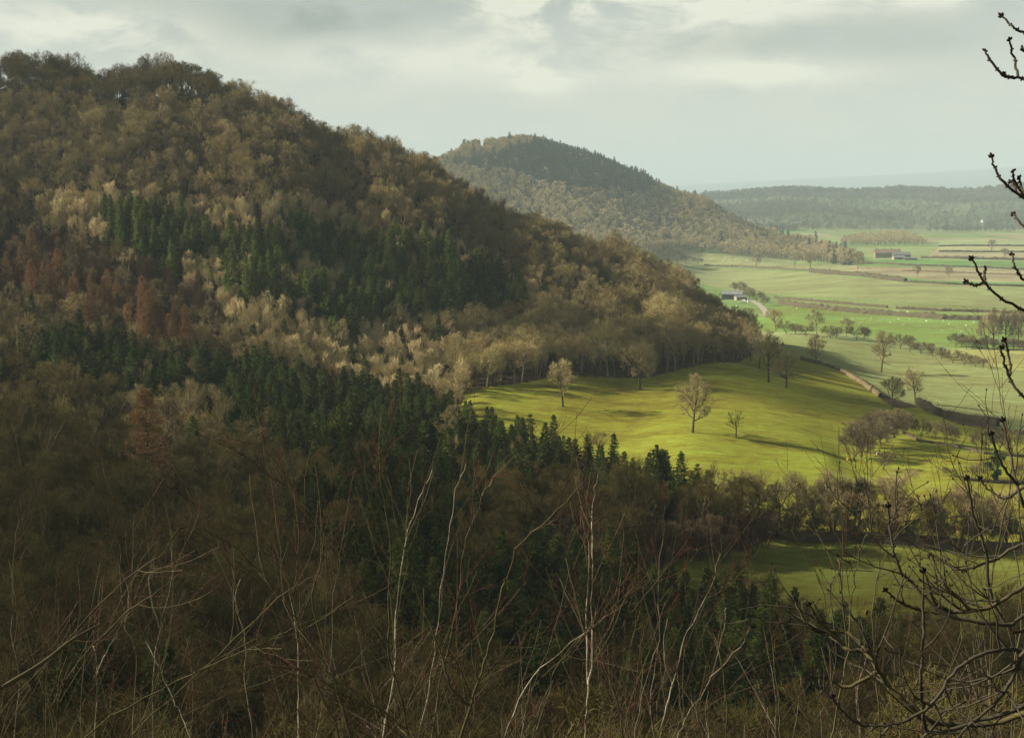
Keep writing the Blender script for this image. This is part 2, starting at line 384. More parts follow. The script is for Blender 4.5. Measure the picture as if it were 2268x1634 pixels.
def broadleaf(seed, h=14, w=5, base=3.5, trunk_r=.3, n=(8, 7, 6, 6), style='dome', tw=.022, split=.5, gnarl=.13, lump=.22):
    """returns (limb geometry, twig geometry)"""
    g = np.random.default_rng(seed); limbs, twigs = Geo(), Geo()
    env = Env((0, 0, (base + h) / 2), (w, w, (h - base) / 2), g, lump)
    if style == 'fan':      # several upright stems from the ground
        ns = g.integers(3, 6)
        az = g.uniform(0, 6.28, ns); lean = g.uniform(.05, .42, ns)
        d0 = np.stack([np.cos(az) * lean, np.sin(az) * lean, np.ones(ns)], 1); d0 = norm(d0)
        p0 = np.stack([np.cos(az) * .25, np.sin(az) * .25, np.full(ns, -.4)], 1)
        L = h * g.uniform(.7, .98, ns)
        P, Dr = grow(g, p0, d0, L, 9, .05, (0, 0, .25)); R = np.linspace(1, .18, 10)[None] * (trunk_r * g.uniform(.5, .8, ns))[:, None]
        limbs.tubes(P, R, 5); lv = (P, Dr, L, R)
        lv1 = spawn(g, lv, n[0], (.25, .95), .42, .14, env, .95, .5, 5, .09, (0, 0, .55), .5, tw * 1.6); limbs.tubes(lv1[0], lv1[3], 4)
        lv2 = spawn(g, lv1, n[1], (.15, 1), .42, .15, env, .95, .6, 3, .1, (0, 0, .5), .55, tw * 1.1); twigs.tubes(lv2[0], lv2[3], 3)
        lv3 = spawn(g, lv2, n[2], (.2, 1), .45, .2, env, 2.2, .75, 2, .12, (0, 0, .4), .6, tw * .8); twigs.tubes(lv3[0], lv3[3], 3)
        return limbs, twigs
    tl = base + (h - base) * split
    P, Dr = grow(g, np.array([[0, 0, -.5]]), norm(np.array([[g.normal(0, .05), g.normal(0, .05), 1.]])), np.array([tl]), 10, .045, (0, 0, .1))
    R = (np.linspace(1, .5, 11) * trunk_r)[None]; R[:, 0] *= 1.5
    limbs.tubes(P, R, 7); par = (P, Dr, np.array([tl * 1.1]), R)
    # main limbs
    n1 = n[0]; t = np.linspace(base / tl * .9, .99, n1); az = np.arange(n1) * 2.4 + g.uniform(0, 6.28) + g.normal(0, .35, n1)
    ang = np.linspace(1.25, .35, n1) + g.normal(0, .12, n1)
    p0 = along(np.repeat(P, n1, 0), t); d0 = norm(np.stack([np.cos(az) * np.sin(ang), np.sin(az) * np.sin(ang), np.cos(ang)], 1))
    L = env.room(p0, d0) * g.uniform(.8, .98, n1)
    P1, D1 = grow(g, p0, d0, L, 8, gnarl, (0, 0, .22)); R1 = np.linspace(1, .16, 9)[None] * (trunk_r * np.linspace(.5, .42, n1))[:, None]
    limbs.tubes(P1, R1, 5); lv1 = (P1, D1, L, R1)
    lv2 = spawn(g, lv1, n[1], (.25, 1), .75, .2, env, .9, .62, 5, gnarl, (0, 0, .3), .55, tw * 2); limbs.tubes(lv2[0], lv2[3], 4)
    lv3 = spawn(g, lv2, n[2], (.2, 1), .7, .25, env, .95, .7, 4, gnarl * 1.1, (0, 0, .25), .6, tw * 1.3); twigs.tubes(lv3[0], lv3[3], 3)
    lv4 = spawn(g, lv3, n[3], (.15, 1), .75, .3, env, 1.7, .85, 2, gnarl, (0, 0, .2), .6, tw * .85); twigs.tubes(lv4[0], lv4[3], 3)
    if len(n) > 4:
        lv5 = spawn(g, lv4, n[4], (.15, 1), .75, .3, env, 1.05, .9, 2, gnarl, (0, 0, .15), .6, tw * .6); twigs.tubes(lv5[0], lv5[3], 3)
    return limbs, twigs

def conifer(seed, h=15, w=2.9, bare=.06, kind='spruce', dens=1.0):
    g = np.random.default_rng(seed); limbs, fol = Geo(), Geo()
    lean = g.normal(0, .012, 2)
    zz = np.linspace(-.4, h, 8); P = np.stack([lean[0] * zz, lean[1] * zz, zz], 1); R = np.linspace(.2, .015, 8) * h / 15
    limbs.tubes(P, R, 6)
    z = h * bare; bp, bd, bl = [], [], []
    step = .42 / dens ** .5
    while z < h * .985:
        f = max((z / h - bare) / (1 - bare), 0.0); Rl = w * (1 - f) ** .78 * g.uniform(.82, 1.12) + .1
        nb = int(6 + g.integers(0, 3))
        for a in np.arange(nb) * 6.283 / nb + g.uniform(0, 6.28):
            a += g.normal(0, .3)
            if g.uniform() < .12: continue
            bp.append((lean[0] * z, lean[1] * z, z + g.normal(0, .12))); tilt = -.18 + .75 * f ** 1.5 + g.normal(0, .1)
            bd.append((math.cos(a), math.sin(a), tilt)); bl.append(Rl * g.uniform(.5, 1.25))
        z += step * (1 - .45 * f) * g.uniform(.8, 1.2)
    bp, bd, bl = np.array(bp), norm(np.array(bd)), np.array(bl)
    Pb, Db = grow(g, bp, bd, bl, 4, .05, (0, 0, -.12 if kind == 'spruce' else .1))
    limbs.tubes(Pb, np.linspace(1, .3, 5)[None] * (.012 + .012 * bl)[:, None], 3)
    per = int((11 if kind == 'spruce' else 8) * dens)
    i = np.repeat(np.arange(len(Pb)), per); t = g.uniform(.15, 1.0, len(i)); p0 = along(Pb[i], t); d = norm(along(Db[i], t))
    side = norm(np.cross(d, np.array([0, 0, 1.])[None])) * g.choice([-1, 1], len(i))[:, None]
    dd = norm(d * g.uniform(.3, 1.1, (len(i), 1)) + side * g.uniform(.2, 1, (len(i), 1)) + np.stack([np.zeros(len(i)), np.zeros(len(i)), g.normal(-.3 if kind == 'spruce' else .05, .28, len(i))], 1))
    ln = (.28 + .30 * bl[i] * (1.15 - t)) * g.uniform(.6, 1.3, len(i))
    if kind == 'larch':
        Pt, _ = grow(g, p0, dd, ln * 1.2, 2, .15, (0, 0, .1)); fol.tubes(Pt, np.full((len(Pt), 3), .02), 3)
        i2 = np.repeat(np.arange(len(Pt)), 3); p2 = along(Pt[i2], g.uniform(.2, 1, len(i2))); d2 = norm(g.normal(0, 1, (len(i2), 3)) + np.array([0, 0, -.3]))
        P2, _ = grow(g, p2, d2, g.uniform(.15, .4, len(i2)), 2, .1, (0, 0, -.2)); fol.tubes(P2, np.full((len(P2), 3), .014), 3)
        return limbs, fol
    wd = norm(np.cross(dd, norm(g.normal(0, 1, dd.shape) + np.array([0, 0, .8])))) * (ln * g.uniform(.14, .24, len(i)))[:, None]
    m = p0 + dd * (ln * .45)[:, None]; tip = p0 + dd * ln[:, None]; tip[:, 2] -= ln * .12
    V = np.stack([p0, m + wd, tip, m - wd], 1)
    fol.add(V, np.arange(len(V) * 4).reshape(-1, 4))
    return limbs, fol

PROTO = {}
def proto(kind, geos, bark, twig):
    """keep trunk, crown and the two together (for the tree masses)"""
    lst = PROTO.setdefault(kind, [])
    li, tw = geos; tm = li.mesh(kind + '_trunk', bark); cm = tw.mesh(kind + '_crown', twig)
    V1, Q1 = li.arr(); V2, Q2 = tw.arr()
    bm = mesh_np(kind + '_whole', np.concatenate([V1, V2]), np.concatenate([Q1, Q2 + len(V1)]), [bark, twig], np.r_[np.zeros(len(Q1), int), np.ones(len(Q2), int)])
    lst.append((tm, cm, bm))

S = 100
for i in range(5):   # wood on the near valley side: finer twigs, seen closer
    proto('near', broadleaf(S + i, h=12.5 + i * .5, w=4.0 + .35 * (i % 3), base=3 + .4 * (i % 2), trunk_r=.2, n=(9, 8, 8, 6), tw=.019, split=.62, gnarl=.17, lump=.35), M['bark_mid'], M['twig_near'])
for i in range(3):
    proto('near', broadleaf(S + 10 + i, h=12 + i, w=3.2, base=1.5, trunk_r=.16, n=(9, 9, 6), style='fan', tw=.018, lump=.4), M['bark_pale'], M['twig_near'])
for i in range(6):   # brown hill wood
    proto('hill', broadleaf(S + 20 + i, h=13 + 1.6 * (i % 3), w=3.6 + .6 * (i % 3), base=3 + i % 3, trunk_r=.26, n=(8, 7, 7, 4), tw=.024, split=.6, lump=.4, gnarl=.18), M['bark_mid'], M['twig_brown'])
for i in range(3):
    proto('hill', broadleaf(S + 126 + i, h=14 + i, w=3.8, base=2, trunk_r=.2, n=(10, 8, 5), style='fan', tw=.023, lump=.4), M['bark_mid'], M['twig_brown'])
for i in range(5):   # tall trees on the skyline, clear trunks under fan shaped crowns
    proto('crest', broadleaf(S + 26 + i, h=16 + (i % 3), w=5.6 + .8 * (i % 2), base=4.5, trunk_r=.3, n=(9, 8, 7, 5), tw=.024, split=.45, gnarl=.12, lump=.3), M['bark'], M['twig_near'])
for i in range(3):
    proto('olive', broadleaf(S + 30 + i, h=14 + i, w=5.6, base=3, trunk_r=.28, n=(10, 8, 7, 5), tw=.026, split=.55, lump=.4, gnarl=.17), M['bark_pale'], M['twig_olive'])
for i in range(5):   # pale upright groves
    proto('pale', broadleaf(S + 40 + i, h=12.5 + (i % 3), w=3.2 + .6 * (i % 3), base=2, trunk_r=.17, n=(11, 8, 5), style='fan', tw=.021, lump=.4), M['bark_pale'], M['twig_pale'])
for i in range(2):
    proto('mauve', broadleaf(S + 46 + i, h=11 + i, w=2.8, base=1.5, trunk_r=.16, n=(12, 8, 5), style='fan', tw=.022), M['bark'], M['twig_purple'])
for i in range(9):
    proto('spruce', conifer(S + 150 + i, h=(11, 12.5, 14)[i % 3], w=(4.0, 3.3, 4.6, 3.7)[i % 4], bare=(.04, .12)[i % 2]), M['bark'], M['needle'])
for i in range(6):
    proto('lit_spruce', conifer(S + 170 + i, h=(12, 13.5, 15)[i % 3], w=(3.6, 4.2, 3.2, 4.6)[i % 4], bare=.05), M['bark'], M['needle_lit'])
for i in range(3):
    proto('larch', conifer(S + 60 + i, h=13 + i, w=3.6, kind='larch', dens=.8), M['bark'], M['twig_larch'])
for i in range(5):   # open grown oaks of field and hedgerow
    proto('oak', broadleaf(S + 70 + i, h=15 + (i % 3), w=6.2 + .4 * (i % 3), base=3.0 + .3 * (i % 2), trunk_r=.42, n=(12, 9, 8, 6), tw=.028, split=.5, gnarl=.24, lump=.45), M['bark'], M['twig_oak'])
for i in range(4):
    proto('open', broadleaf(S + 75 + i, h=15 + (i % 3), w=6.6 + .5 * (i % 3), base=2.6 + .5 * (i % 2), trunk_r=.38, n=(11, 9, 7, 6), tw=.027, split=.45, gnarl=.24, lump=.45), M['bark'], M['twig_oak'])
proto('sparse', broadleaf(S + 80, h=10, w=4.6, base=2.6, trunk_r=.26, n=(9, 6, 4, 2), tw=.02, split=.5, gnarl=.2, lump=.35), M['bark'], M['twig_near'])
for i in range(3):   # thorn bushes
    proto('bush', broadleaf(S + 90 + i, h=5.5, w=3.2, base=.4, trunk_r=.12, n=(9, 8, 7, 5), tw=.018, split=.35, gnarl=.16), M['bark'], M['twig_hedge'])
for i in range(3):
    proto('scrub', broadleaf(S + 390 + i, h=5, w=3.4, base=.3, trunk_r=.1, n=(9, 8, 6, 4), tw=.02, split=.35, gnarl=.16), M['bark'], M['twig_dark'])
for i in range(3):   # coarse ones for woods kilometres away
    proto('far', broadleaf(S + 95 + i, h=13 + i, w=5.0, base=1.5, trunk_r=.3, n=(8, 6, 5, 4), tw=.055, split=.55), M['bark'], M['twig_olive'])
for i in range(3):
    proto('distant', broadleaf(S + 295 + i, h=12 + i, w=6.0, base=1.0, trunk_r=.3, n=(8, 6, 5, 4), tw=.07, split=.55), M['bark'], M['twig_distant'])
for i in range(3):
    proto('far_pale', broadleaf(S + 195 + i, h=13 + i, w=5.0, base=1.5, trunk_r=.3, n=(8, 6, 5, 4), tw=.055, split=.55), M['bark'], M['twig_pale'])
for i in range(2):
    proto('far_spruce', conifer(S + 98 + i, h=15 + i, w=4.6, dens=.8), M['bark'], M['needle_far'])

class Ctr: n = 0
def plant(name, kind, k, loc, s, rz, label, cat, group=None, sz=1.0):
    tm, cm, _ = PROTO[kind][k % len(PROTO[kind])]
    o = bpy.data.objects.new(name, None); C.objects.link(o); o.empty_display_size = .2
    o.location = loc; o.rotation_euler = (0, 0, rz); o.scale = (s, s, s * sz)
    tag(o, label, cat, group)
    a = bpy.data.objects.new('trunk', tm); C.objects.link(a); a.parent = o
    b = bpy.data.objects.new('crown', cm); C.objects.link(b); b.parent = o
    Ctr.n += 1
    return o

def mass(name, label, kinds, P, ki, s, rz, group=None):
    """one object for trees nobody could count"""
    if len(P) == 0: return
    me = bpy.data.meshes.new(name); me.vertices.add(len(P)); me.vertices.foreach_set('co', np.asarray(P, np.float32).ravel()); me.update()
    for nm, typ, dat in (('pick', 'INT', ki), ('size', 'FLOAT', s), ('turn', 'FLOAT', rz)):
        a = me.attributes.new(nm, typ, 'POINT'); a.data.foreach_set('value', np.asarray(dat, np.int32 if typ == 'INT' else np.float32))
    col = bpy.data.collections.new(name + '_sources'); n = 0
    for kd in kinds:
        for (_, _, bm) in PROTO[kd]:
            po = bpy.data.objects.new('source_%03d' % n, bm); col.objects.link(po); n += 1
    ng = bpy.data.node_groups.new(name, 'GeometryNodeTree'); ng.interface.new_socket('Geometry', in_out='INPUT', socket_type='NodeSocketGeometry'); ng.interface.new_socket('Geometry', in_out='OUTPUT', socket_type='NodeSocketGeometry')
    N, L = ng.nodes, ng.links
    gi = N.new('NodeGroupInput'); go = N.new('NodeGroupOutput'); ip = N.new('GeometryNodeInstanceOnPoints'); ci = N.new('GeometryNodeCollectionInfo')
    ci.inputs['Collection'].default_value = col; ci.inputs['Separate Children'].default_value = True; ci.inputs['Reset Children'].default_value = True
    def attr(nm, ty):
        a = N.new('GeometryNodeInputNamedAttribute'); a.data_type = ty; a.inputs['Name'].default_value = nm; return a.outputs[0]
    L.new(gi.outputs[0], ip.inputs['Points']); L.new(ci.outputs[0], ip.inputs['Instance']); ip.inputs['Pick Instance'].default_value = True
    L.new(attr('pick', 'INT'), ip.inputs['Instance Index']); L.new(attr('size', 'FLOAT'), ip.inputs['Scale'])
    cx = N.new('ShaderNodeCombineXYZ'); L.new(attr('turn', 'FLOAT'), cx.inputs['Z']); L.new(cx.outputs[0], ip.inputs['Rotation'])
    L.new(ip.outputs[0], go.inputs[0])
    o = link(name, me); md = o.modifiers.new('trees', 'NODES'); md.node_group = ng
    tag(o, label, None, group, 'stuff')
    return o

# ------------------------------------------------------------------ the woods
def jgrid(x0, x1, y0, y1, sp, g, jit=.42):
    nx, ny = int((x1 - x0) / sp), int((y1 - y0) / (sp * .87))
    X, Y = np.meshgrid(np.arange(nx), np.arange(ny)); X = X + .5 * (Y % 2)
    X = x0 + sp * (X + g.uniform(-jit, jit, X.shape)); Y = y0 + sp * .87 * (Y + g.uniform(-jit, jit, Y.shape))
    return X.ravel(), Y.ravel()

gw = np.random.default_rng(5)
OPEN_SPUR = wpoly([(1030, 872), (1200, 838), (1420, 836), (1500, 820), (1640, 800), (1690, 770), (2330, 700), (2330, 1215), (1730, 1195), (1690, 1180), (1570, 1130), (1350, 1065), (1000, 960)])
def classify(sp, pad):
    x1, y1 = jgrid(-420, 330, 55, 790, sp, gw)
    D = y1; z = height(x1, y1)
    u, v, _ = proj(np.stack([x1, y1, z], -1))            # base on the print
    cu, cv, _ = proj(np.stack([x1, y1, z + 9], -1))      # canopy on the print
    inframe = (u > -350) & (u < 2620)
    openm = inpoly(x1, y1, OPEN_SPUR)
    right = (u > 1690) & (D > 300)
    line = np.interp(cu, [1440, 1640, 1900, 1960, 2300], [1275, 1300, 1365, 1375, 1360])
    openb = (cu > 1440) & (D < 305) & (cv < line) & ~((u < 1735) & (v < 1228))
    beyond = (D > 700 + np.clip(cu, -300, 400) * .06) 
    keep = inframe & ~openm & ~right & ~openb & ~beyond & (D < 790)
    keep &= ~((D > 640) & (u > 1655))
    x, y, z, D, u, v, cu, cv = [a[keep] for a in (x1, y1, z, D, u, v, cu, cv)]
    n = len(x); kind = np.full(n, 'hill', dtype=object)
    rnd = gw.uniform(0, 1, n)
    far = D > 335
    P = lambda poly: inpoly(cu, cv, poly)
    # --- hill face
    kind[far & (rnd < .16)] = 'olive'
    pale = P([(60, 430), (200, 400), (330, 440), (520, 420), (760, 440), (1000, 520), (1150, 600), (1290, 690), (1420, 770), (1480, 850), (1040, 860), (900, 850), (780, 830), (600, 760), (440, 640), (330, 560), (180, 520)])
    kind[far & pale & (rnd < .86)] = 'pale'
    spur = P([(930, 700), (1150, 640), (1300, 700), (1480, 850), (1040, 870)])
    kind[far & spur & (rnd < .5)] = 'olive'
    kind[far & P([(1330, 620), (1500, 620), (1660, 740), (1660, 830), (1380, 830)]) & (rnd < .5)] = 'olive'
    mv = P([(-300, 440), (60, 480), (280, 520), (430, 620), (520, 700), (300, 700), (-300, 590)])
    kind[far & mv & (rnd < .75)] = 'mauve'
    la = P([(-350, 560), (30, 560), (200, 610), (420, 700), (430, 765), (280, 735), (120, 660), (-350, 650)])
    kind[far & la & (rnd < .55)] = 'larch'; kind[far & la & (rnd > .55) & (rnd < .85)] = 'mauve'
    sp = P([(190, 480), (290, 440), (400, 470), (520, 520), (600, 500), (640, 520), (560, 600), (520, 650), (420, 600), (320, 560)]) | \
         P([(620, 480), (720, 490), (800, 520), (880, 510), (980, 540), (1010, 590), (1090, 590), (1180, 660), (1150, 700), (1050, 680), (980, 720), (880, 700), (800, 720), (740, 740), (690, 680), (560, 660), (490, 600), (520, 570), (600, 590), (660, 540)])
    gap = P([(600, 590), (700, 570), (760, 600), (740, 640), (640, 630)]) | P([(400, 560), (480, 560), (500, 610), (420, 620)])
    kind[far & sp & ~gap & (rnd < .75)] = 'lit_spruce'; kind[far & sp & ~gap & (rnd >= .75)] = 'pale'; kind[far & gap] = 'pale'
    kind[far & (cu < 1300) & (D < 640) & (cv > 470) & ~sp & ~la & ~mv & (gw.uniform(0, 1, n) < .05)] = 'spruce'
    # --- spruce belt along the valley
    belt = P([(80, 745), (200, 735), (420, 775), (640, 800), (860, 855), (1000, 890), (1200, 925), (1350, 975), (1440, 1000), (1575, 1005), (1580, 1090), (1420, 1060), (1350, 1060), (1200, 1060), (1020, 1020), (880, 1060), (700, 1030), (520, 960), (420, 900), (200, 840), (80, 800)])
    kind[belt & (rnd < .93)] = 'spruce'
    belt2 = P([(640, 1080), (800, 1040), (1020, 1020), (1080, 1080), (1060, 1140), (960, 1180), (1010, 1240), (820, 1260), (700, 1170)])
    kind[belt2 & (rnd < .8)] = 'spruce'
    nearw = ~far & (kind == 'hill') | (far & (cv > 760) & (cu < 300) & (kind != 'spruce') & (kind != 'larch'))
    kind[nearw] = 'near'
    b3 = P([(660, 1180), (860, 1260), (1000, 1250), (1200, 1180), (1480, 1235), (1700, 1290), (1900, 1340), (1950, 1420), (1850, 1500), (1650, 1650), (1500, 1620), (1350, 1560), (1100, 1500), (900, 1420), (760, 1300)]) & (D < 300)
    kind[b3 & (rnd < .9)] = 'spruce'; kind[b3 & (rnd < .12)] = 'lit_spruce'
    b4 = P([(60, 1480), (170, 1430), (240, 1480), (560, 1600), (460, 1680), (120, 1600)]) & (D < 260)
    kind[b4 & (rnd < .5)] = 'spruce'
    red = P([(1500, 1140), (1640, 1130), (1720, 1180), (1640, 1240), (1480, 1230), (1380, 1180)]) & (D < 330)
    kind[red & (rnd < .7)] = 'mauve'
    cr = (D > 642) & (cu < 470); kind[cr] = 'crest'; drop = cr & (gw.uniform(0, 1, n) < .38)
    s = gw.normal(1, .17, n).clip(.6, 1.45)
    s[kind == 'crest'] *= .88
    s[kind == 'lit_spruce'] *= 1.1; pl = kind == 'pale'; s[pl] = gw.normal(1, .07, n)[pl]
    s[np.isin(kind, ['hill', 'olive']) & (cu > 1330) & (cv > 560) & far] *= 1.2; s[np.isin(kind, ['hill', 'olive']) & (cu > 1540) & far] *= .8
    s[(kind == 'pale')] *= .92
    s[(kind == 'mauve')] *= .95
    s[nearw] *= .92
    small = np.isin(kind, ['hill', 'olive', 'mauve']) & far; s[small] *= .86; s[kind == 'pale'] *= .9; s[np.isin(kind, ['spruce', 'lit_spruce'])] *= .94; s[(kind == 'spruce') & (cu > 1000) & (D > 300)] *= .8; s[kind == 'pale'] *= 1.05
    ok = ~drop; x, y, z, D, u, v, cu, cv, kind, s, nearw = [a[ok] for a in (x, y, z, D, u, v, cu, cv, kind, s, nearw)]; n = len(x)
    return x, y, z, D, cu, cv, u, v, kind, s

def woods():
    A = classify(5.4, 0); B = classify(4.0, 0)
    ka, kb = ~np.isin(A[8], ['spruce', 'lit_spruce']), np.isin(B[8], ['spruce', 'lit_spruce'])
    x, y, z, D, cu, cv, u, v, kind, s = [np.concatenate([p[ka], q[kb]]) for p, q in zip(A, B)]; n = len(x); s = s.astype(float); x, y, z, D, cu, cv = [q.astype(float) for q in (x, y, z, D, cu, cv)]
    rz = gw.uniform(0, 6.283, n); pick = gw.integers(0, 60, n)
    # --- what the photograph can show of each, nearest first
    top = np.array([{'crest': 17, 'near': 12.5, 'hill': 14.5, 'olive': 14.5, 'pale': 13, 'mauve': 11, 'spruce': 13, 'lit_spruce': 14, 'larch': 14.5}[k] for k in kind]) * s
    tu, tv, _ = proj(np.stack([x, y, z + top], -1))
    size = top / D * F * K
    colmin = np.full(2700, 1e9); seen = np.zeros(n, bool)
    for i in np.argsort(D):
        c = int(tu[i]); hw = max(int(size[i] * .14), 2); a, b = max(c - hw, -200) + 200, min(c + hw, 2480) + 200
        if b <= a: continue
        if tv[i] + size[i] * .1 < np.median(colmin[a:b]) and -40 < c < 2300 and tv[i] < 1660: seen[i] = True
        np.minimum(colmin[a:b], tv[i] + size[i] * .12, out=colmin[a:b])
    return dict(x=x, y=y, z=z, D=D, cu=cu, cv=cv, kind=kind, s=s, rz=rz, pick=pick, seen=seen, size=size)
Wd = woods()

def zone(kind, u, v, D):
    """a phrase that finds the tree on the photograph"""
    if kind in ('hill', 'olive', 'crest'):
        if D > 590 and v < 330 and u < 520: return 'on the skyline crest of the steep wooded hill'
        if D > 590 and u < 1000: return 'on the sloping skyline right of the hill crest'
        if D > 560 and u >= 1000: return 'on the falling ridge line towards the green plain'
        if u < 560: return 'on the dark slope below the hill crest'
        if u < 1100: return 'above the upper patch of conifers on the hill'
        if v > 690 and u > 1280: return 'at the wooded spur foot above the sunlit meadow'
        return 'on the wooded spur left of the farm barn'
    if kind == 'pale':
        if u < 420: return 'in the pale grove above the rust coloured larches'
        if v < 620: return 'among the conifers of the upper hillside patch'
        if u > 920: return 'at the lit wood edge by the meadow corner'
        return 'in the pale stand between the two conifer patches'
    if kind == 'mauve':
        return 'in the reddish thicket beside the lower field' if u > 1200 else 'in the mauve thicket above the rust coloured larches'
    if kind == 'larch': return 'in the rust coloured strip on the hillside by the left edge'
    if kind in ('spruce', 'lit_spruce'):
        if D > 440: return 'in the upper patch on the hillside' + (' near the left end' if u < 640 else ' near the right end')
        if D > 300 and v < 1120:
            return 'in the long dark belt, ' + ('at its narrow upper end' if u < 420 else 'in its middle' if u < 1000 else 'at its end beside the meadow')
        if u > 1000: return 'in the dark stand below the lower field'
        if u < 600: return 'deep in the brown wood by the bottom left corner'
        return 'in the small dark clump below the belt'
    if v < 1000: return 'in the brown wood below the dark belt, near the left edge' if u < 420 else 'in the brown wood bordering the dark belt'
    if u > 1500: return 'in the shaded wood around the lower field'
    if u > 1000: return 'in the dim wood between belt and lower field'
    if v < 1250: return 'in the middle of the dim valley wood'
    return 'in the dim wood behind the thin saplings'

NAMES = {'crest': ('broadleaf_tree', 'tall bare fan shaped tree', 'tree'), 'hill': ('broadleaf_tree', 'bare brown broadleaf tree', 'tree'), 'olive': ('broadleaf_tree', 'bare olive tinted wide broadleaf tree', 'tree'),
         'pale': ('ash_tree', 'pale straw coloured bare tree', 'tree'), 'mauve': ('thicket_tree', 'slim bare mauve brown tree', 'tree'),
         'spruce': ('spruce_tree', 'dark green pointed spruce', 'conifer'), 'lit_spruce': ('spruce_tree', 'feathery conifer painted a sunlit green', 'conifer'), 'larch': ('larch_tree', 'bare rust orange larch', 'larch'), 'near': ('bare_tree', 'bare dull brown tree', 'tree')}
LIMIT = {'broadleaf_tree': 290, 'ash_tree': 240, 'thicket_tree': 90, 'spruce_tree': 285, 'larch_tree': 60, 'bare_tree': 285}
def plant_woods():
    w = Wd; n = len(w['x']); single = np.zeros(n, bool); nm = np.array([NAMES[k][0] for k in w['kind']])
    for name, lim in LIMIT.items():
        i = np.where((nm == name) & w['seen'])[0]; i = i[np.argsort(-w['size'][i])][:lim]; single[i] = True
    for i in np.where(single)[0]:
        k = w['kind'][i]; name, lab, cat = NAMES[k]; zn = zone(k, w['cu'][i], w['cv'][i], w['D'][i])
        plant(name, k, int(w['pick'][i]), (w['x'][i], w['y'][i], w['z'][i] - .1), w['s'][i], w['rz'][i], lab + ' ' + zn, cat, cat + 's ' + zn)
    groups = {'broadleaf_wood': (['hill', 'olive', 'crest'], 'bare brown broadleaf wood covering the steep hill'), 'ash_wood': (['pale'], 'pale upright trees filling the hillside groves'),
              'thicket': (['mauve'], 'mauve brown thicket on the hillside'), 'spruce_wood': (['spruce', 'lit_spruce'], 'mass of dark green spruces in belts and patches'),
              'larch_wood': (['larch'], 'rust orange larches massed on the hillside'), 'valley_wood': (['near'], 'dull brown bare wood filling the near valley')}
    for gname, (kinds, lab) in groups.items():
        m = np.isin(w['kind'], kinds) & ~single; off = {}; c = 0
        for kd in kinds: off[kd] = (c, len(PROTO[kd])); c += len(PROTO[kd])
        ki = [off[k][0] + int(p) % off[k][1] for k, p in zip(w['kind'][m], w['pick'][m])]
        mass(gname, lab, kinds, np.stack([w['x'][m], w['y'][m], w['z'][m] - .1], 1), ki, w['s'][m], w['rz'][m])
    print('WOODS', n, 'single', single.sum(), {k: int((nm == k).sum()) for k in LIMIT}, {k: int(((nm == k) & w['seen']).sum()) for k in LIMIT})
plant_woods()

# under the trees of the hill: low scrub so that the slope is not bare
def scrub():
    x, y = jgrid(-420, 330, 140, 760, 7.5, gw); z = height(x, y); u, v, _ = proj(np.stack([x, y, z], -1))
    k = (u > -300) & (u < 2450) & ~inpoly(x, y, OPEN_SPUR) & ~((u > 1440) & (y > 205)) & (y < 740)
    x, y, z = x[k], y[k], z[k]; n = len(x)
    mass('undergrowth', 'brown undergrowth beneath the hill woods', ['scrub'], np.stack([x, y, z - .2], 1), gw.integers(0, 3, n), gw.uniform(.45, .9, n), gw.uniform(0, 6.28, n))
scrub()

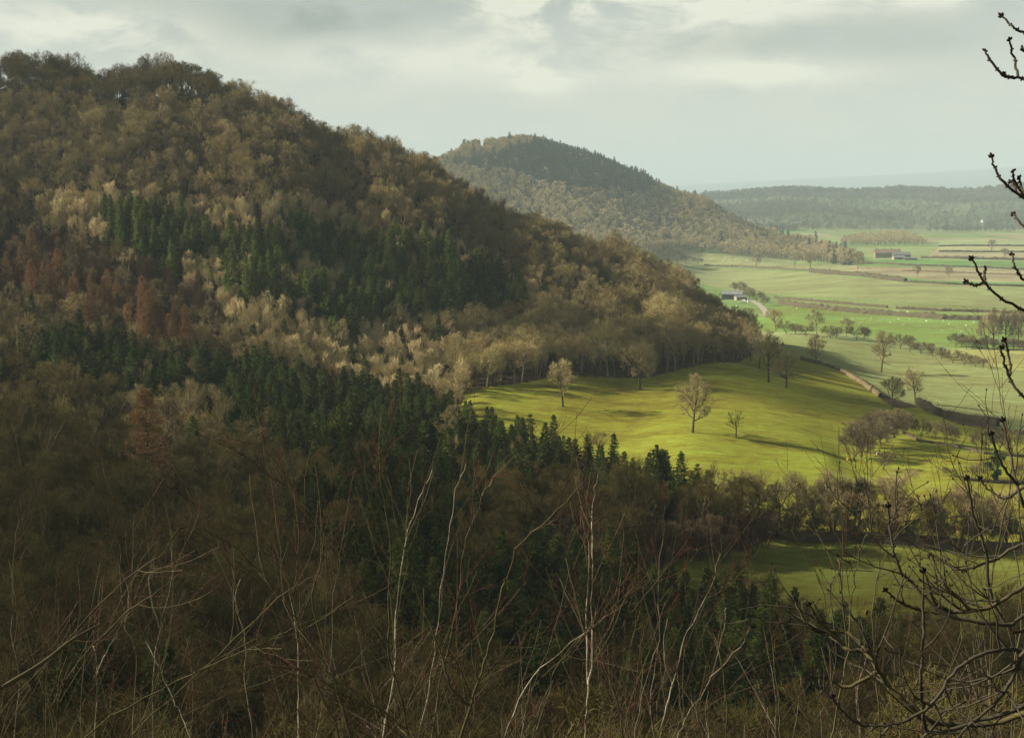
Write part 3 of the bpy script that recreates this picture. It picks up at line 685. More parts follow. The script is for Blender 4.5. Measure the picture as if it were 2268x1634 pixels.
# ------------------------------------------------------------------ far woods
def far_hill():
    x, y = jgrid(-900, 900, 1650, 2900, 9.5, gw); z = height(x, y)
    u, v, _ = proj(np.stack([x, y, z + 9], -1)); bu, bv, _ = proj(np.stack([x, y, z], -1))
    k = (u > 860) & (u < 1990) & (v < 600)
    edge = inpoly(bu, bv, [(1400, 560), (1500, 553), (1620, 566), (1760, 578), (1880, 588), (2300, 600), (2300, 700), (1400, 700)])
    k &= ~edge & ((z > -90.5) | (bu < 1890)) & (z > -97.2) & ~((bu > 1720) & (y > 2150)); k |= inpoly(bu, bv, [(1480, 480), (1640, 500), (1760, 528), (1892, 570), (1886, 587), (1760, 577), (1620, 565), (1500, 552)]) & (y < 2350)
    x, y, z, u, v = x[k], y[k], z[k], u[k], v[k]; n = len(x); r = gw.uniform(0, 1, n)
    con = inpoly(u, v, [(985, 355), (1090, 345), (1180, 310), (1290, 330), (1400, 370), (1460, 415), (1420, 425), (1330, 410), (1290, 415), (1190, 400), (1130, 370), (1060, 375)]) & (r < .86) | (r < .03)
    s = gw.normal(1, .15, n).clip(.6, 1.4); s[(u > 1020) & (u < 1056) & (v < 345)] *= 1.3; s[(u > 1058) & (u < 1076) & (v < 350)] *= .5
    mass('far_hill_wood', 'hazy brown wood covering the rounded far hill', ['far', 'far_pale'], np.stack([x, y, z], 1)[~con], np.where((v > 395 + .25 * np.abs(u - 1200) + 25 * np.sin(u * .03)) & (gw.uniform(0, 1, n) < .8), gw.integers(3, 6, n), gw.integers(0, 3, n))[~con], s[~con], gw.uniform(0, 6.28, n)[~con])
    mass('far_conifer_wood', 'blue green conifers on top of the rounded far hill', ['far_spruce'], np.stack([x, y, z], 1)[con], gw.integers(0, 2, n)[con], s[con] * 1.2, gw.uniform(0, 6.28, n)[con])
    # woods on the plain and the distant ridge
    x, y = jgrid(100, 2400, 2350, 5400, 13, gw); z = height(x, y); u, v, _ = proj(np.stack([x, y, z], -1))
    r = gw.uniform(0, 1, len(x))
    nz = np.sin(x * .006 + 2 * np.sin(y * .003)) + np.sin(y * .008 + x * .003 + 1) + .6 * np.sin(x * .017 - y * .011)
    wood = inpoly(u, v, [(1840, 560), (1880, 530), (2000, 522), (2060, 545), (2050, 575), (1950, 570)]) & (y < 2900)
    k = (u > 1500) & (u < 2340) & (wood | (y > 3000) & ((nz > .55) | (r < .14)) | (y > 4450) & (y < 4800) & (r < .45 + .4 * np.sin(x * .02)))
    x, y, z, wood = x[k], y[k], z[k], wood[k]; n = len(x)
    mass('far_copse', 'tan brown copse behind the far red roofed farmhouse', ['far_pale'], np.stack([x, y, z], 1)[wood], gw.integers(0, 3, wood.sum()), gw.uniform(.7, 1.2, wood.sum()), gw.uniform(0, 6.28, wood.sum()))
    x, y, z = x[~wood], y[~wood], z[~wood]; n = len(x)
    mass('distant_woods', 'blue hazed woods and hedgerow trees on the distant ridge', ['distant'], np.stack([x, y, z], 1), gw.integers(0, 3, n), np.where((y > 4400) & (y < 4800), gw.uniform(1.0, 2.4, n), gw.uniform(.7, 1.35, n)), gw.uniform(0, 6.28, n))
far_hill()

# ------------------------------------------------------------------ single trees of meadow and fields
def tree_at(name, kind, k, bx, by, hpx, label, cat='tree', group=None, rz=None, wide=1.0, D0=120.0):
    """base at a print point; height hpx in print points"""
    p = hit(bx, by, D0); hm = hpx / K * p[1] / F
    me = PROTO[kind][k % len(PROTO[kind])][1]
    ph = max(v[2] for v in (np.array([me.vertices[i].co[:] for i in range(0, len(me.vertices), 7)])))
    s = hm / ph
    o = plant(name, kind, k, (p[0], p[1], p[2] - .05), s * wide, rz if rz is not None else float(gw.uniform(0, 6.28)), label, cat, group, sz=1 / wide)
    return o
TR = [
    ('oak', 0, 1247, 900, 113, 'lopsided bare oak at the shaded meadow top, below the wood', .85),
    ('oak', 1, 1417, 862, 118, 'broad bare tree standing just in front of the wood edge', 1.0),
    ('oak', 2, 1534, 957, 137, 'big round bare oak alone in the sunlit meadow', .95),
    ('sparse', 0, 1630, 969, 68, 'small thin bare tree right of the big meadow oak', 1.0),
    ('oak', 3, 1702, 846, 108, 'dark oak by the wood corner, left one of the pair', .9),
    ('oak', 4, 1742, 858, 90, 'dark oak by the wood corner, right one of the pair', 1.0),
    ('oak', 1, 1662, 800, 90, 'yellowish bare tree touching the wood corner behind the dark pair', .8),
    ('oak', 2, 1808, 806, 70, 'small bare tree on the hedge behind the yellow strip', .9),
    ('oak', 0, 1952, 823, 98, 'tall russet bare tree alone in the pale green field', .85),
    ('oak', 3, 1975, 905, 76, 'dark spreading tree above the thorn clump', 1.05),
    ('oak', 4, 2027, 888, 84, 'pale bare tree at the bend of the hedge', .85),
    ('olive', 0, 1718, 733, 52, 'rounded greenish tree at the left end of the field hedge', 1.3),
    ('olive', 1, 1808, 742, 60, 'rounded greenish tree midway along the field hedge', 1.25),
    ('olive', 2, 1874, 748, 48, 'small round tree right of the two greenish hedge trees', 1.2),
    ('open', 1, 1760, 1178, 145, 'slender oak at the left end of the hedgerow', .8),
    ('open', 3, 1845, 1185, 165, 'tallest bare oak of the hedgerow, beside the ivy clad tree', .95),
    ('open', 2, 1800, 1185, 140, 'slim bare tree between the two left hedgerow oaks', .65),
    ('open', 0, 1988, 1195, 165, 'wide forking oak right of the ivy clad hedgerow tree', 1.25),
    ('open', 4, 2085, 1200, 120, 'low rounded bare tree in the hedgerow right of the forking oak', .9),
    ('hill', 1, 1690, 1178, 150, 'dense brown tree where hedgerow meets the shaded wood', .9),
    ('hill', 3, 1630, 1180, 160, 'dense brown tree in the shaded wood corner by the meadow', .9),
    ('hill', 0, 1585, 1165, 130, 'brown tree at the wood edge right of the last spruces', .9),
    ('open', 2, 2160, 1205, 140, 'bare hedgerow tree behind the upright ash twigs', .8),
    ('open', 4, 2230, 1215, 150, 'bare hedgerow tree nearest the right edge', .8),
    ('oak', 2, 1675, 592, 44, 'hazy tree on the far field boundary, left of the copse', .8),
    ('oak', 0, 1760, 590, 38, 'hazy double tree below the far wood edge', .9),
    ('oak', 4, 1795, 592, 38, 'hazy single tree right of the double one', .8),
    ('oak', 3, 1900, 596, 42, 'hazy tree in front of the far farm, left of its hedge', .9),
    ('oak', 1, 2031, 611, 28, 'hazy tree on the tan field below the far farm', 1.0),
    ('oak', 2, 2102, 613, 28, 'hazy tree on the tan field right of the first one', 1.0),
    ('oak', 0, 2196, 556, 28, 'faint tree in the far pale field by the right edge', 1.1),
    ('oak', 3, 2224, 572, 24, 'faint round tree below the far pale field', 1.1),
]
for i, (kd, k, bx, by, hp, lab, wd) in enumerate(TR):
    tree_at('oak_tree' if kd in ('oak', 'open') else 'field_tree', kd, k, bx, by, hp, lab, 'tree', None, None, wd)
for i in range(10):
    bx = 1738 + i * 55
    tree_at('oak_tree', 'open' if i % 3 else 'oak', i, bx + float(gw.uniform(-14, 14)), 1183 + (bx - 1738) * .055, float(gw.uniform(105, 150)), 'bare olive tree filling the hedgerow between lit meadow and lower field', 'tree', 'filling trees of the hedgerow', None, float(gw.uniform(.7, 1.0)))
tree_at('oak_tree', 'open', 2, 1682, 815, 96, 'olive bare tree filling the gap at the wood corner behind the dark pair', 'tree', None, None, .9)
# row of tall trees in the right hand field
for i, (bx, by, hp) in enumerate([(2170, 765, 62), (2186, 766, 82), (2199, 767, 90), (2213, 767, 84), (2228, 768, 92), (2243, 768, 88), (2256, 769, 95), (2275, 770, 90)]):
    tree_at('poplar_tree', 'pale' if i % 2 else 'oak', i, bx, by, hp, 'tall slim bare tree in the row across the sheep field', 'tree', 'row of tall trees beyond the sheep field', None, .6)
for i in range(15):
    tree_at('hedge_bush', 'bush', i, 2118 + i * 11.5, 769 + i * .5 + float(gw.uniform(-2, 2)), float(gw.uniform(20, 34)), 'dark brown bush under the row of tall slim trees', 'bush', 'bushes under the row of tall trees', None, 1.4)
# thorn trees
for i, (bx, by, hp) in enumerate([(2038, 975, 56), (2072, 972, 46), (2092, 982, 54), (2110, 985, 48)]):
    tree_at('thorn_tree', 'bush', i, bx, by, hp, 'bare many stemmed thorn tree on the line right of the thorn clump', 'thorn tree', 'thorn trees on the old hedge line', None, .75)
for i, (bx, by, hp) in enumerate([(2165, 995, 50), (2190, 1000, 56), (2215, 1003, 60), (2245, 1010, 64)]):
    tree_at('thorn_tree', 'bush', i, bx, by, hp, 'tan bare thorn tree of the thicket behind the upright ash twigs', 'thorn tree', 'tan thorn trees by the right edge', None, .8)
for i, (bx, by, hp, lab) in enumerate([(2090, 1052, 22, 'small wind cut thorn bush in the sunlit field, left of two'), (2110, 1055, 20, 'small wind cut thorn bush in the sunlit field, right of two'), (2160, 1060, 40, 'brown bush beside the dark ivy bush by the right edge'),
                                        (1955, 1040, 45, 'low brown bush at the foot of the thorn clump'), (2262, 1062, 40, 'brown bush right of the dark ivy bush')]):
    tree_at('thorn_bush', 'bush', i, bx, by, hp, lab, 'bush', None, None, 1.3)
# the thorn clump (one bushy mass of several bushes, each can be told at its edge)
for i, (bx, by, hp) in enumerate([(1893, 1018, 70), (1908, 1012, 78), (1922, 1002, 82), (1937, 993, 82), (1950, 985, 80), (1964, 978, 78), (1977, 970, 72), (1985, 960, 60)]):
    tree_at('thorn_bush', 'bush', i, bx, by, hp, 'dense tan thorn bush in the rounded clump on the sunlit field', 'bush', 'thorn bushes of the rounded clump', None, 1.25)
# bushes of the middle field hedge
for i, (bx, by, hp) in enumerate([(1740, 738, 30), (1762, 740, 26), (1785, 744, 28), (1838, 748, 30), (1853, 748, 26), (1897, 752, 34), (1913, 752, 30)]):
    tree_at('hedge_bush', 'bush', i, bx, by, hp, 'bushy brown shrub in the hedge between the greenish field trees', 'bush', 'shrubs of the middle field hedge', None, 1.35)
for i, (bx, by, hp) in enumerate([(1995, 772, 34), (2015, 778, 38), (2040, 784, 30), (2066, 790, 32), (2085, 796, 30), (2110, 803, 32), (2135, 808, 30), (2160, 812, 28), (2178, 815, 24)]):
    tree_at('hedge_bush', 'bush', i, bx, by, hp, 'tan shrub in the loose line sloping across the pale green field', 'bush', 'shrubs of the sloping tan hedge', None, 1.2)
for i, (bx, by, hp) in enumerate([(1480, 582, 30), (1500, 582, 36), (1520, 583, 22), (1545, 585, 18), (1470, 575, 40), (1455, 572, 44), (1430, 575, 40)]):
    tree_at('hedge_bush', 'bush', i, bx, by, hp, 'hazy shrub behind the ridge end at the far pasture', 'bush', 'shrubs at the far pasture corner', None, 1.3)
for i, (bx, by, hp) in enumerate([(1640, 652, 30), (1660, 660, 26), (1676, 668, 26), (1690, 676, 24), (1628, 645, 22)]):
    tree_at('hedge_bush', 'bush', i, bx, by, hp, 'scrubby shrub between barn and farm track', 'bush', 'shrubs beside the farm track', None, 1.25)
# scrub under the hedgerow
for i in range(26):
    bx = 1725 + i * 22; tree_at('hedge_bush', 'bush', i, bx, 1186 + (bx - 1725) * .05 + gw.uniform(-3, 3), gw.uniform(38, 78), 'brown scrub bush beneath the hedgerow oaks', 'bush', 'scrub bushes under the hedgerow', None, 1.0)

# reddish thicket on the wood corner of the lower field
for i in range(22):
    bx = 1385 + i * 15.5; by = 1240 - max(0, (bx - 1600)) * .30 + float(gw.uniform(-16, 8))
    tree_at('thicket_tree', 'mauve', i, bx, by, float(gw.uniform(62, 105)), 'slim bare mauve brown tree in the reddish thicket beside the lower field', 'tree', 'trees in the reddish thicket beside the lower field', None, 1.5)
# ivy clad tree and ivy bush
def ivy_tree(bx, by, hp, label, squat=False):
    p = hit(bx, by, 120); h = hp / K * p[1] / F; g = np.random.default_rng(77 + int(squat))
    o = thing('ivy_clad_tree', (p[0], p[1], p[2]), label, 'tree')
    li, tw = broadleaf(610 + int(squat), h=h, w=h * (.3 if not squat else .35), base=h * (.3 if not squat else .1), trunk_r=.3, n=(9, 5, 4, 3), tw=.02, split=.75, gnarl=.2, lump=.45)
    link('trunk', li.mesh('ivy_tree_trunk', M['bark']), o); link('crown', tw.mesh('ivy_tree_twigs', M['twig_near']), o)
    lv = Geo(); V, Q = li.arr(); c = V[g.integers(0, len(V), 5200)]; c = c[c[:, 2] > h * (.34 if not squat else .03)]
    c = c + g.normal(0, .28, c.shape); a = norm(g.normal(0, 1, c.shape)); b = norm(np.cross(a, g.normal(0, 1, c.shape))); s = g.uniform(.1, .24, (len(c), 1))
    lv.add(np.stack([c - a * s, c + b * s * .8, c + a * s, c - b * s * .8], 1), np.arange(len(c) * 4).reshape(-1, 4))
    link('ivy', lv.mesh('ivy_tree_leaves', M['ivy']), o)
ivy_tree(1893, 1190, 150, 'dark ivy clad tree with evergreen tufts in the hedgerow')
ivy_tree(2205, 1062, 66, 'dark rounded ivy bush in the sunlit field by the right edge', True)

# ------------------------------------------------------------------ hedges
def hedge(pts, hgt, wid, label, m='twig_hedge', dens=1.0, group=None):
    P = [hit(x, y, 120) for x, y in pts]; g = np.random.default_rng(int(pts[0][0]))
    C3 = [];
    for a, b in zip(P[:-1], P[1:]):
        L = np.linalg.norm(b[:2] - a[:2]); k = max(int(L / max(wid * .8, .8)), 1)
        for j in range(k): C3.append(a + (b - a) * (j / k))
    C3.append(P[-1]); C3 = np.array(C3); C3[:, 2] = height(C3[:, 0], C3[:, 1]); n = len(C3)
    C3 = C3.copy(); o0 = C3[0].copy(); T = np.gradient(C3[:, :2], axis=0) if n > 1 else np.array([[1., 0]]); T = T / np.maximum(np.linalg.norm(T, axis=1, keepdims=True), 1e-6); Nn = np.stack([-T[:, 1], T[:, 0]], 1)
    prof = np.array([(-.5, 0), (-.5, .55), (-.34, .9), (0, 1), (.34, .9), (.5, .55), (.5, 0)])
    hv = hgt * g.normal(1, .14, (n, 1)).clip(.6, 1.5)
    ring = np.zeros((n, 7, 3)); off = prof[None, :, 0] * wid * .8 + g.normal(0, wid * .06, (n, 7)); ring[:, :, :2] = (C3 - o0)[:, None, :2] + Nn[:, None] * off[..., None]
    ring[:, :, 2] = (C3 - o0)[:, 2:3] + prof[None, :, 1] * hv * .86 - .1
    idx = np.arange(n * 7).reshape(n, 7); Q = np.stack([idx[:-1, :-1], idx[1:, :-1], idx[1:, 1:], idx[:-1, 1:]], -1).reshape(-1, 4)
    G = Geo(); G.add(ring.reshape(-1, 3), Q)
    Lt = np.linalg.norm(np.diff(C3[:, :2], axis=0), axis=1).sum(); nt = int(min(Lt * 26 * dens, 16000))
    f = g.uniform(0, n - 1.001, nt); i = f.astype(int); ff = (f - i)[:, None]; c = (C3[i] * (1 - ff) + C3[i + 1] * ff) - o0
    hh = hv[i, 0] * g.uniform(.15, .95, nt); c[:, 2] += hh; c[:, :2] += Nn[i] * (g.uniform(-.5, .5, nt) * wid)[:, None]
    d = norm(g.normal(0, 1, (nt, 3)) + np.array([0, 0, .7])); ln = g.uniform(.25, .55, nt) * hgt * .4
    Pt, _ = grow(g, c, d, ln, 2, .15, (0, 0, .3)); G.tubes(Pt, np.full((nt, 3), .018 + .006 * (1 / dens)), 3)
    o = link('hedge', G.mesh('hedge', M[m]), None, o0); tag(o, label, 'hedge', group)
hedge([(1775, 796), (1850, 816), (1905, 846), (1950, 880)], 2.0, 2.0, 'brown hedge curving between the yellow strip and the pale green field')
hedge([(2035, 897), (2060, 912), (2100, 925), (2160, 935), (2210, 944)], 3.4, 3.2, 'thick dark hedge along the pale field, right of the hedge bend trees', 'twig_dark')
hedge([(1728, 672), (1760, 678), (1850, 688), (1960, 697), (2090, 707), (2330, 715)], 4.2, 4.0, 'tall dark hedge along the top of the sheep field', 'twig_dark', .5)
hedge([(1715, 660), (1800, 667), (1880, 674), (1965, 681)], 2.4, 2.4, 'upper field hedge left of its gap, above the tall dark hedge', 'twig_dark', .4)
hedge([(1985, 683), (2080, 688), (2330, 697)], 2.4, 2.4, 'upper field hedge right of its gap, above the tall dark hedge', 'twig_dark', .4)
hedge([(1795, 602), (1850, 607), (1950, 617), (2006, 624)], 5, 5, 'dark bushy hedge in the far green fields, its right end bulging', 'twig_dark', .35)
hedge([(2006, 624), (2100, 629), (2330, 637)], 2.2, 2.4, 'thin far hedge continuing right of the bulging one', 'twig_dark', .3)
hedge([(1560, 587), (1640, 590), (1720, 594), (1800, 599)], 2.6, 3, 'far hedge under the pasture with grazing dots', 'twig_dark', .3)
hedge([(1905, 594), (2000, 600), (2330, 612)], 2.0, 2.6, 'pale far hedge across the tan field', 'twig_hedge', .25)
hedge([(1900, 583), (1990, 586), (2330, 600)], 2.6, 3, 'dark far hedge at the lower border of the green farm field', 'twig_dark', .25)
hedge([(2040, 571), (2130, 573), (2330, 577)], 4, 4, 'dark far hedge right of the farm buildings', 'twig_dark', .25)
hedge([(2080, 557), (2330, 558)], 3, 4, 'farthest but one hedge below the cream field', 'twig_dark', .2)
hedge([(2080, 545), (2330, 545)], 3, 4, 'farthest hedge above the cream field', 'twig_dark', .2)
hedge([(1720, 1190), (1850, 1192), (2000, 1203), (2150, 1212), (2330, 1222)], 2.2, 2.4, 'low dark hedge along the top of the shaded lower field', 'twig_dark', .8)
hedge([(2135, 1062), (2200, 1068), (2330, 1078)], 1.0, 1.2, 'low dark hedge line below the ivy bush', 'twig_dark', .8)
hedge([(2000, 958), (2040, 978), (2110, 987), (2180, 1004), (2330, 1018)], .9, 1.2, 'low bank hedge under the old thorn trees', 'twig_dark', .8)

# ------------------------------------------------------------------ fence of the lower field
def fence(pts, label, step=3.0, hgt=1.15):
    P = [hit(x, y, 120) for x, y in pts]; o0 = P[0]; o = thing('fence', o0, label, 'fence'); tops = []
    for a, b in zip(P[:-1], P[1:]):
        L = np.linalg.norm((b - a)[:2]); k = max(int(L / step), 1)
        for j in range(k): tops.append(a + (b - a) * j / k)
    tops = np.array(tops); tops[:, 2] = height(tops[:, 0], tops[:, 1]); g0 = Geo(); g0.tubes(np.array([[0, 0, -.3], [0, 0, hgt * .5], [0, 0, hgt]]), np.array([.07, .065, .06]), 6); pm = g0.mesh('fence_post', M['wood'])
    for t in tops[:95]: link('post', pm, o, t - o0)
    w = Geo()
    for zz in (.35, .7, 1.05): q = tops - o0 + np.array([0, 0, zz]); w.tubes(q, np.full(len(q), .012), 3)
    link('wire', w.mesh('fence_wires', M['wire']), o)
fence([(1740, 1198), (1850, 1200), (2000, 1212), (2150, 1222), (2330, 1232)], 'post and wire fence along the top of the shaded lower field')
fence([(1870, 865), (1920, 885), (1960, 915)], 'thin post and wire fence crossing the shaded end of the meadow', 4.0)

# ------------------------------------------------------------------ farm things
def gable(G, L, Wd_, e, r):
    """walls with gable ends, no roof"""
    x, y = L / 2, Wd_ / 2
    V = [(-x, -y, -1), (x, -y, -1), (x, y, -1), (-x, y, -1), (-x, -y, e), (x, -y, e), (x, y, e), (-x, y, e), (-x, 0, r), (x, 0, r)]
    G.add(V, [[0, 1, 5, 4], [2, 3, 7, 6], [1, 2, 6, 5], [3, 0, 4, 7], [5, 6, 9, 9], [7, 4, 8, 8]])
def roofgeo(L, Wd_, e, r, ov=.5, th=.18):
    G = Geo(); x, y = L / 2 + ov, Wd_ / 2 + ov; sl = (r - e) / (Wd_ / 2); e2 = e - sl * ov
    for s in (-1, 1):
        V = [(-x, s * y, e2), (x, s * y, e2), (x, 0, r), (-x, 0, r)]; V += [(a, b, c + th) for a, b, c in V]
        G.add(V, [[0, 1, 2, 3], [4, 5, 6, 7], [0, 1, 5, 4], [1, 2, 6, 5], [2, 3, 7, 6], [3, 0, 4, 7]])
    return G
def clean(G, name, m):
    """remove the doubled corner of gable triangles"""
    me = G.mesh(name, m); bm = bmesh.new(); bm.from_mesh(me); bmesh.ops.remove_doubles(bm, verts=bm.verts, dist=1e-5)
    bmesh.ops.recalc_face_normals(bm, faces=bm.faces); bm.to_mesh(me); bm.free(); return me
def building(name, bx, by, L, Wd_, e, r, rz, wm, rm, label, cat, doors=(), windows=(), chim=(), lift=0.0, D0=300.0, ph=None):
    p = hit(bx, by, D0); o = thing(name, (p[0], p[1], p[2] + lift), label, cat, None, rz)
    G = Geo()
    x, y = L / 2, Wd_ / 2
    V = [(-x, -y, -2), (x, -y, -2), (x, y, -2), (-x, y, -2), (-x, -y, e), (x, -y, e), (x, y, e), (-x, y, e)]
    me = bpy.data.meshes.new(name + '_wall'); V += [(-x, 0, r), (x, 0, r)]
    me.from_pydata(V, [], [(0, 1, 5, 4), (2, 3, 7, 6), (1, 2, 6, 9, 5), (3, 0, 4, 8, 7)]); me.materials.append(M[wm]); link('wall', me, o)
    rf = link('roof', roofgeo(L, Wd_, e, r).mesh(name + '_roof', M[rm]), o)
    for cx in chim:
        g = Geo(); g.box((cx, 0, r + .55), (.9, .7, 2.0)); g.box((cx, 0, r + 1.62), (1.05, .85, .16)); link('chimney', g.mesh('chimney', M['brick']), rf)
    for wx, wz, ww, wh in windows:
        g = Geo(); g.box((wx, -y - .02, wz), (ww, .12, wh)); f = link('window', g.mesh('window_frame', M['white']), o)
        g = Geo(); g.box((wx, -y - .07, wz), (ww * .8, .08, wh * .82)); link('pane', g.mesh('window_pane', M['glass']), f)
    for dx_, ww, wh in doors:
        g = Geo(); g.box((dx_, -y - .03, wh / 2), (ww, .1, wh)); link('door', g.mesh('door', M['clad']), o)
    return o
building('barn', 1622, 662, 17, 11, 4.6, 7.2, -.25, 'clad', 'sheet', 'dark barn with pale sheet roof beside the wooded spur', 'barn', doors=((2, 4.2, 3.8),))
building('barn', 1640, 664, 9, 6, 2.8, 4.0, .2, 'stone', 'sheet', 'low lean shed in front of the dark barn', 'shed', doors=((0, 2.4, 2.2),))
building('farmhouse', 1965, 570, 34, 11, 7, 11.5, -.08, 'brick', 'tile', 'long red roofed farmhouse far across the plain', 'house', doors=((-4, 1.2, 2.2), (8, 1.2, 2.2)),
         windows=[(x, z, 1.5, 1.6) for z in (2, 5.2) for x in (-14, -9.5, -1, 3.5, 12.5)], chim=(-15, -5, 5, 15))
building('barn', 1996, 572, 22, 16, 5.5, 9, -.1, 'clad', 'slate', 'dark open fronted barn right of the red roofed farmhouse', 'barn', doors=((-4, 5, 4), (4, 5, 4)))
building('barn', 1990, 574, 15, 8, 3.2, 5, .1, 'stone', 'sheet', 'low pale shed in front of the far dark barn', 'shed', doors=((0, 3, 2.6),))
building('barn', 2016, 575, 16, 7, 2.2, 3.6, -.05, 'clad', 'slate', 'low dark shed at the right end of the far farm', 'shed', doors=((0, 3, 2),))
for bx, by, L, lab in ((2150, 439, 16, 'small white house on the distant ridge'), (2190, 440, 34, 'large white building on the distant ridge top'), (1745, 506, 26, 'white farm building below the distant ridge'), (1765, 500, 24, 'pale roofed farm building right of the white one below the distant ridge'), (2180, 492, 14, 'lone white cottage above the distant woods')):
    building('house', bx, by, L, 10, 5.5, 9, float(gw.uniform(-.3, .3)), 'white', 'sheet' if L > 20 else 'slate', lab, 'house', doors=((0, 1.5, 2.4),), windows=[(-L / 4, 2.5, 1.8, 1.6), (L / 4, 2.5, 1.8, 1.6)], D0=1500)

# track, stockpile and bales by the barn
def track(pts, wid):
    Q = []; P = np.array([hit(x, y, 300) for x, y in pts]); n = 60; t = np.linspace(0, len(P) - 1.001, n); i = t.astype(int); f = (t - i)[:, None]; c = P[i] * (1 - f) + P[i + 1] * f
    T = norm(np.gradient(c[:, :2], axis=0)); Nn = np.stack([-T[:, 1], T[:, 0]], 1); V = []
    for s in (-1, -.33, .33, 1):
        q = c.copy(); q[:, :2] += Nn * s * wid / 2; q[:, 2] = height(q[:, 0], q[:, 1]) + .12; V.append(q)
    V = np.stack(V, 1); idx = np.arange(n * 4).reshape(n, 4); Q = np.stack([idx[:-1, :-1], idx[1:, :-1], idx[1:, 1:], idx[:-1, 1:]], -1).reshape(-1, 4)
    o = link('farm_track', mesh_np('farm_track', V.reshape(-1, 3), Q, [M['rubble']], smooth=True)); tag(o, 'pale stony track curving down from the barn', None, None, 'structure')
track([(1648, 660), (1672, 668), (1688, 680), (1696, 690), (1700, 700)], 5)
def bale_mesh():
    g = Geo(); n = 12; a = np.arange(n) * 2 * math.pi / n
    ringy = np.array([-.62, -.6, .6, .62]); rr = np.array([.45, .62, .62, .45]); V = []
    for yy, r in zip(ringy, rr): V += [(r * math.cos(t), yy, .6 + r * math.sin(t)) for t in a]
    Q = [[k * n + j, k * n + (j + 1) % n, (k + 1) * n + (j + 1) % n, (k + 1) * n + j] for k in range(3) for j in range(n)]
    g.add(V, Q); V2 = [(0, -.64, .6), (0, .64, .6)]; 
    g.add(V + V2, [[j, (j + 1) % n, 4 * n, 4 * n] for j in range(n)] + [[3 * n + (j + 1) % n, 3 * n + j, 4 * n + 1, 4 * n + 1] for j in range(n)])
    return clean(g, 'bale', M['wrap'])
bm_ = bale_mesh()
for i, (bx, by) in enumerate([(1642, 668), (1646, 667), (1650, 668), (1640, 672), (1646, 671), (1652, 671), (1657, 670), (1634, 680), (1648, 684)]):
    p = hit(bx, by, 300); o = link('bale', bm_, None, p); o.rotation_euler = (0, 0, gw.uniform(-.4, .4)); o.scale = (1.5, 1.5, 1.5)
    tag(o, 'pale wrapped bale stacked in the yard below the barn' if i < 7 else ('pale wrapped bale lying apart, left of two' if i == 7 else 'pale wrapped bale lying apart, right of two'), 'bale', 'wrapped bales in the farm yard')
def trailer(bx, by, m, label, rz):
    p = hit(bx, by, 300); o = thing('trailer', p, label, 'trailer', None, rz)
    g = Geo(); g.box((0, 0, 1.15), (5.2, 2.3, .2)); g.box((0, -1.1, 1.75), (5.2, .1, 1.0)); g.box((0, 1.1, 1.75), (5.2, .1, 1.0)); g.box((-2.55, 0, 1.75), (.1, 2.1, 1.0)); g.box((2.55, 0, 1.75), (.1, 2.1, 1.0)); link('body', g.mesh('trailer_body', M[m]), o)
    g = Geo(); g.tubes(np.array([[2.5, 0, 1.0], [3.4, 0, .9], [4.3, 0, .7]]), np.array([.1, .1, .08]), 6); link('drawbar', g.mesh('drawbar', M['clad']), o)
    g = Geo(); g.tubes(np.array([[0, -.15, 0], [0, 0, 0], [0, .15, 0]]), np.array([.5, .52, .5]), 12); wm = g.mesh('trailer_wheel', M['tyre'])
    for xx in (-.6, .6):
        for yy in (-1.0, 1.0): link('wheel', wm, o, (xx, yy, .5))
trailer(1748, 675, 'white', 'white farm trailer under the tall dark hedge', .1)
trailer(1758, 676, 'rust', 'rusty red farm trailer beside the white one', -.2)
trailer(1766, 677, 'rust', 'second rusty trailer, right of the red one under the hedge', .3)

# ------------------------------------------------------------------ sheep
def sheep_mesh():
    vs = [(-.5, 0, .62), (-.2, 0, .66), (.2, 0, .66), (.48, 0, .68), (.62, 0, .82), (.80, 0, .80), (.92, 0, .72), (-.64, 0, .52)]
    ed = [(0, 1), (1, 2), (2, 3), (3, 4), (4, 5), (5, 6), (0, 7)]; rad = [.27, .33, .33, .27, .15, .13, .08, .06]
    for bx, bi in ((-.42, 0), (.40, 3)):
        for s in (-1, 1):
            k = len(vs); vs += [(bx, s * .14, .42), (bx + .01, s * .15, .22), (bx, s * .15, .01)]; ed += [(bi, k), (k, k + 1), (k + 1, k + 2)]; rad += [.12, .055, .045]
    me = bpy.data.meshes.new('sheep_skel'); me.from_pydata(vs, ed, []); o = bpy.data.objects.new('sheep_skel', me); C.objects.link(o)
    md = o.modifiers.new('skin', 'SKIN')
    sv = me.skin_vertices[0].data if me.skin_vertices else None
    if sv is None:
        bm = bmesh.new(); bm.from_mesh(me); bm.verts.layers.skin.verify(); bm.to_mesh(me); bm.free(); sv = me.skin_vertices[0].data
    for i, r in enumerate(rad): sv[i].radius = (r, r)
    sv[1].use_root = True
    o.modifiers.new('sub', 'SUBSURF').levels = 1
    bpy.context.view_layer.update(); out = bpy.data.meshes.new_from_object(o.evaluated_get(bpy.context.evaluated_depsgraph_get()))
    bpy.data.objects.remove(o); bpy.data.meshes.remove(me); out.materials.clear(); out.materials.append(M['wool']); out.name = 'sheep'
    return out
sm = sheep_mesh()
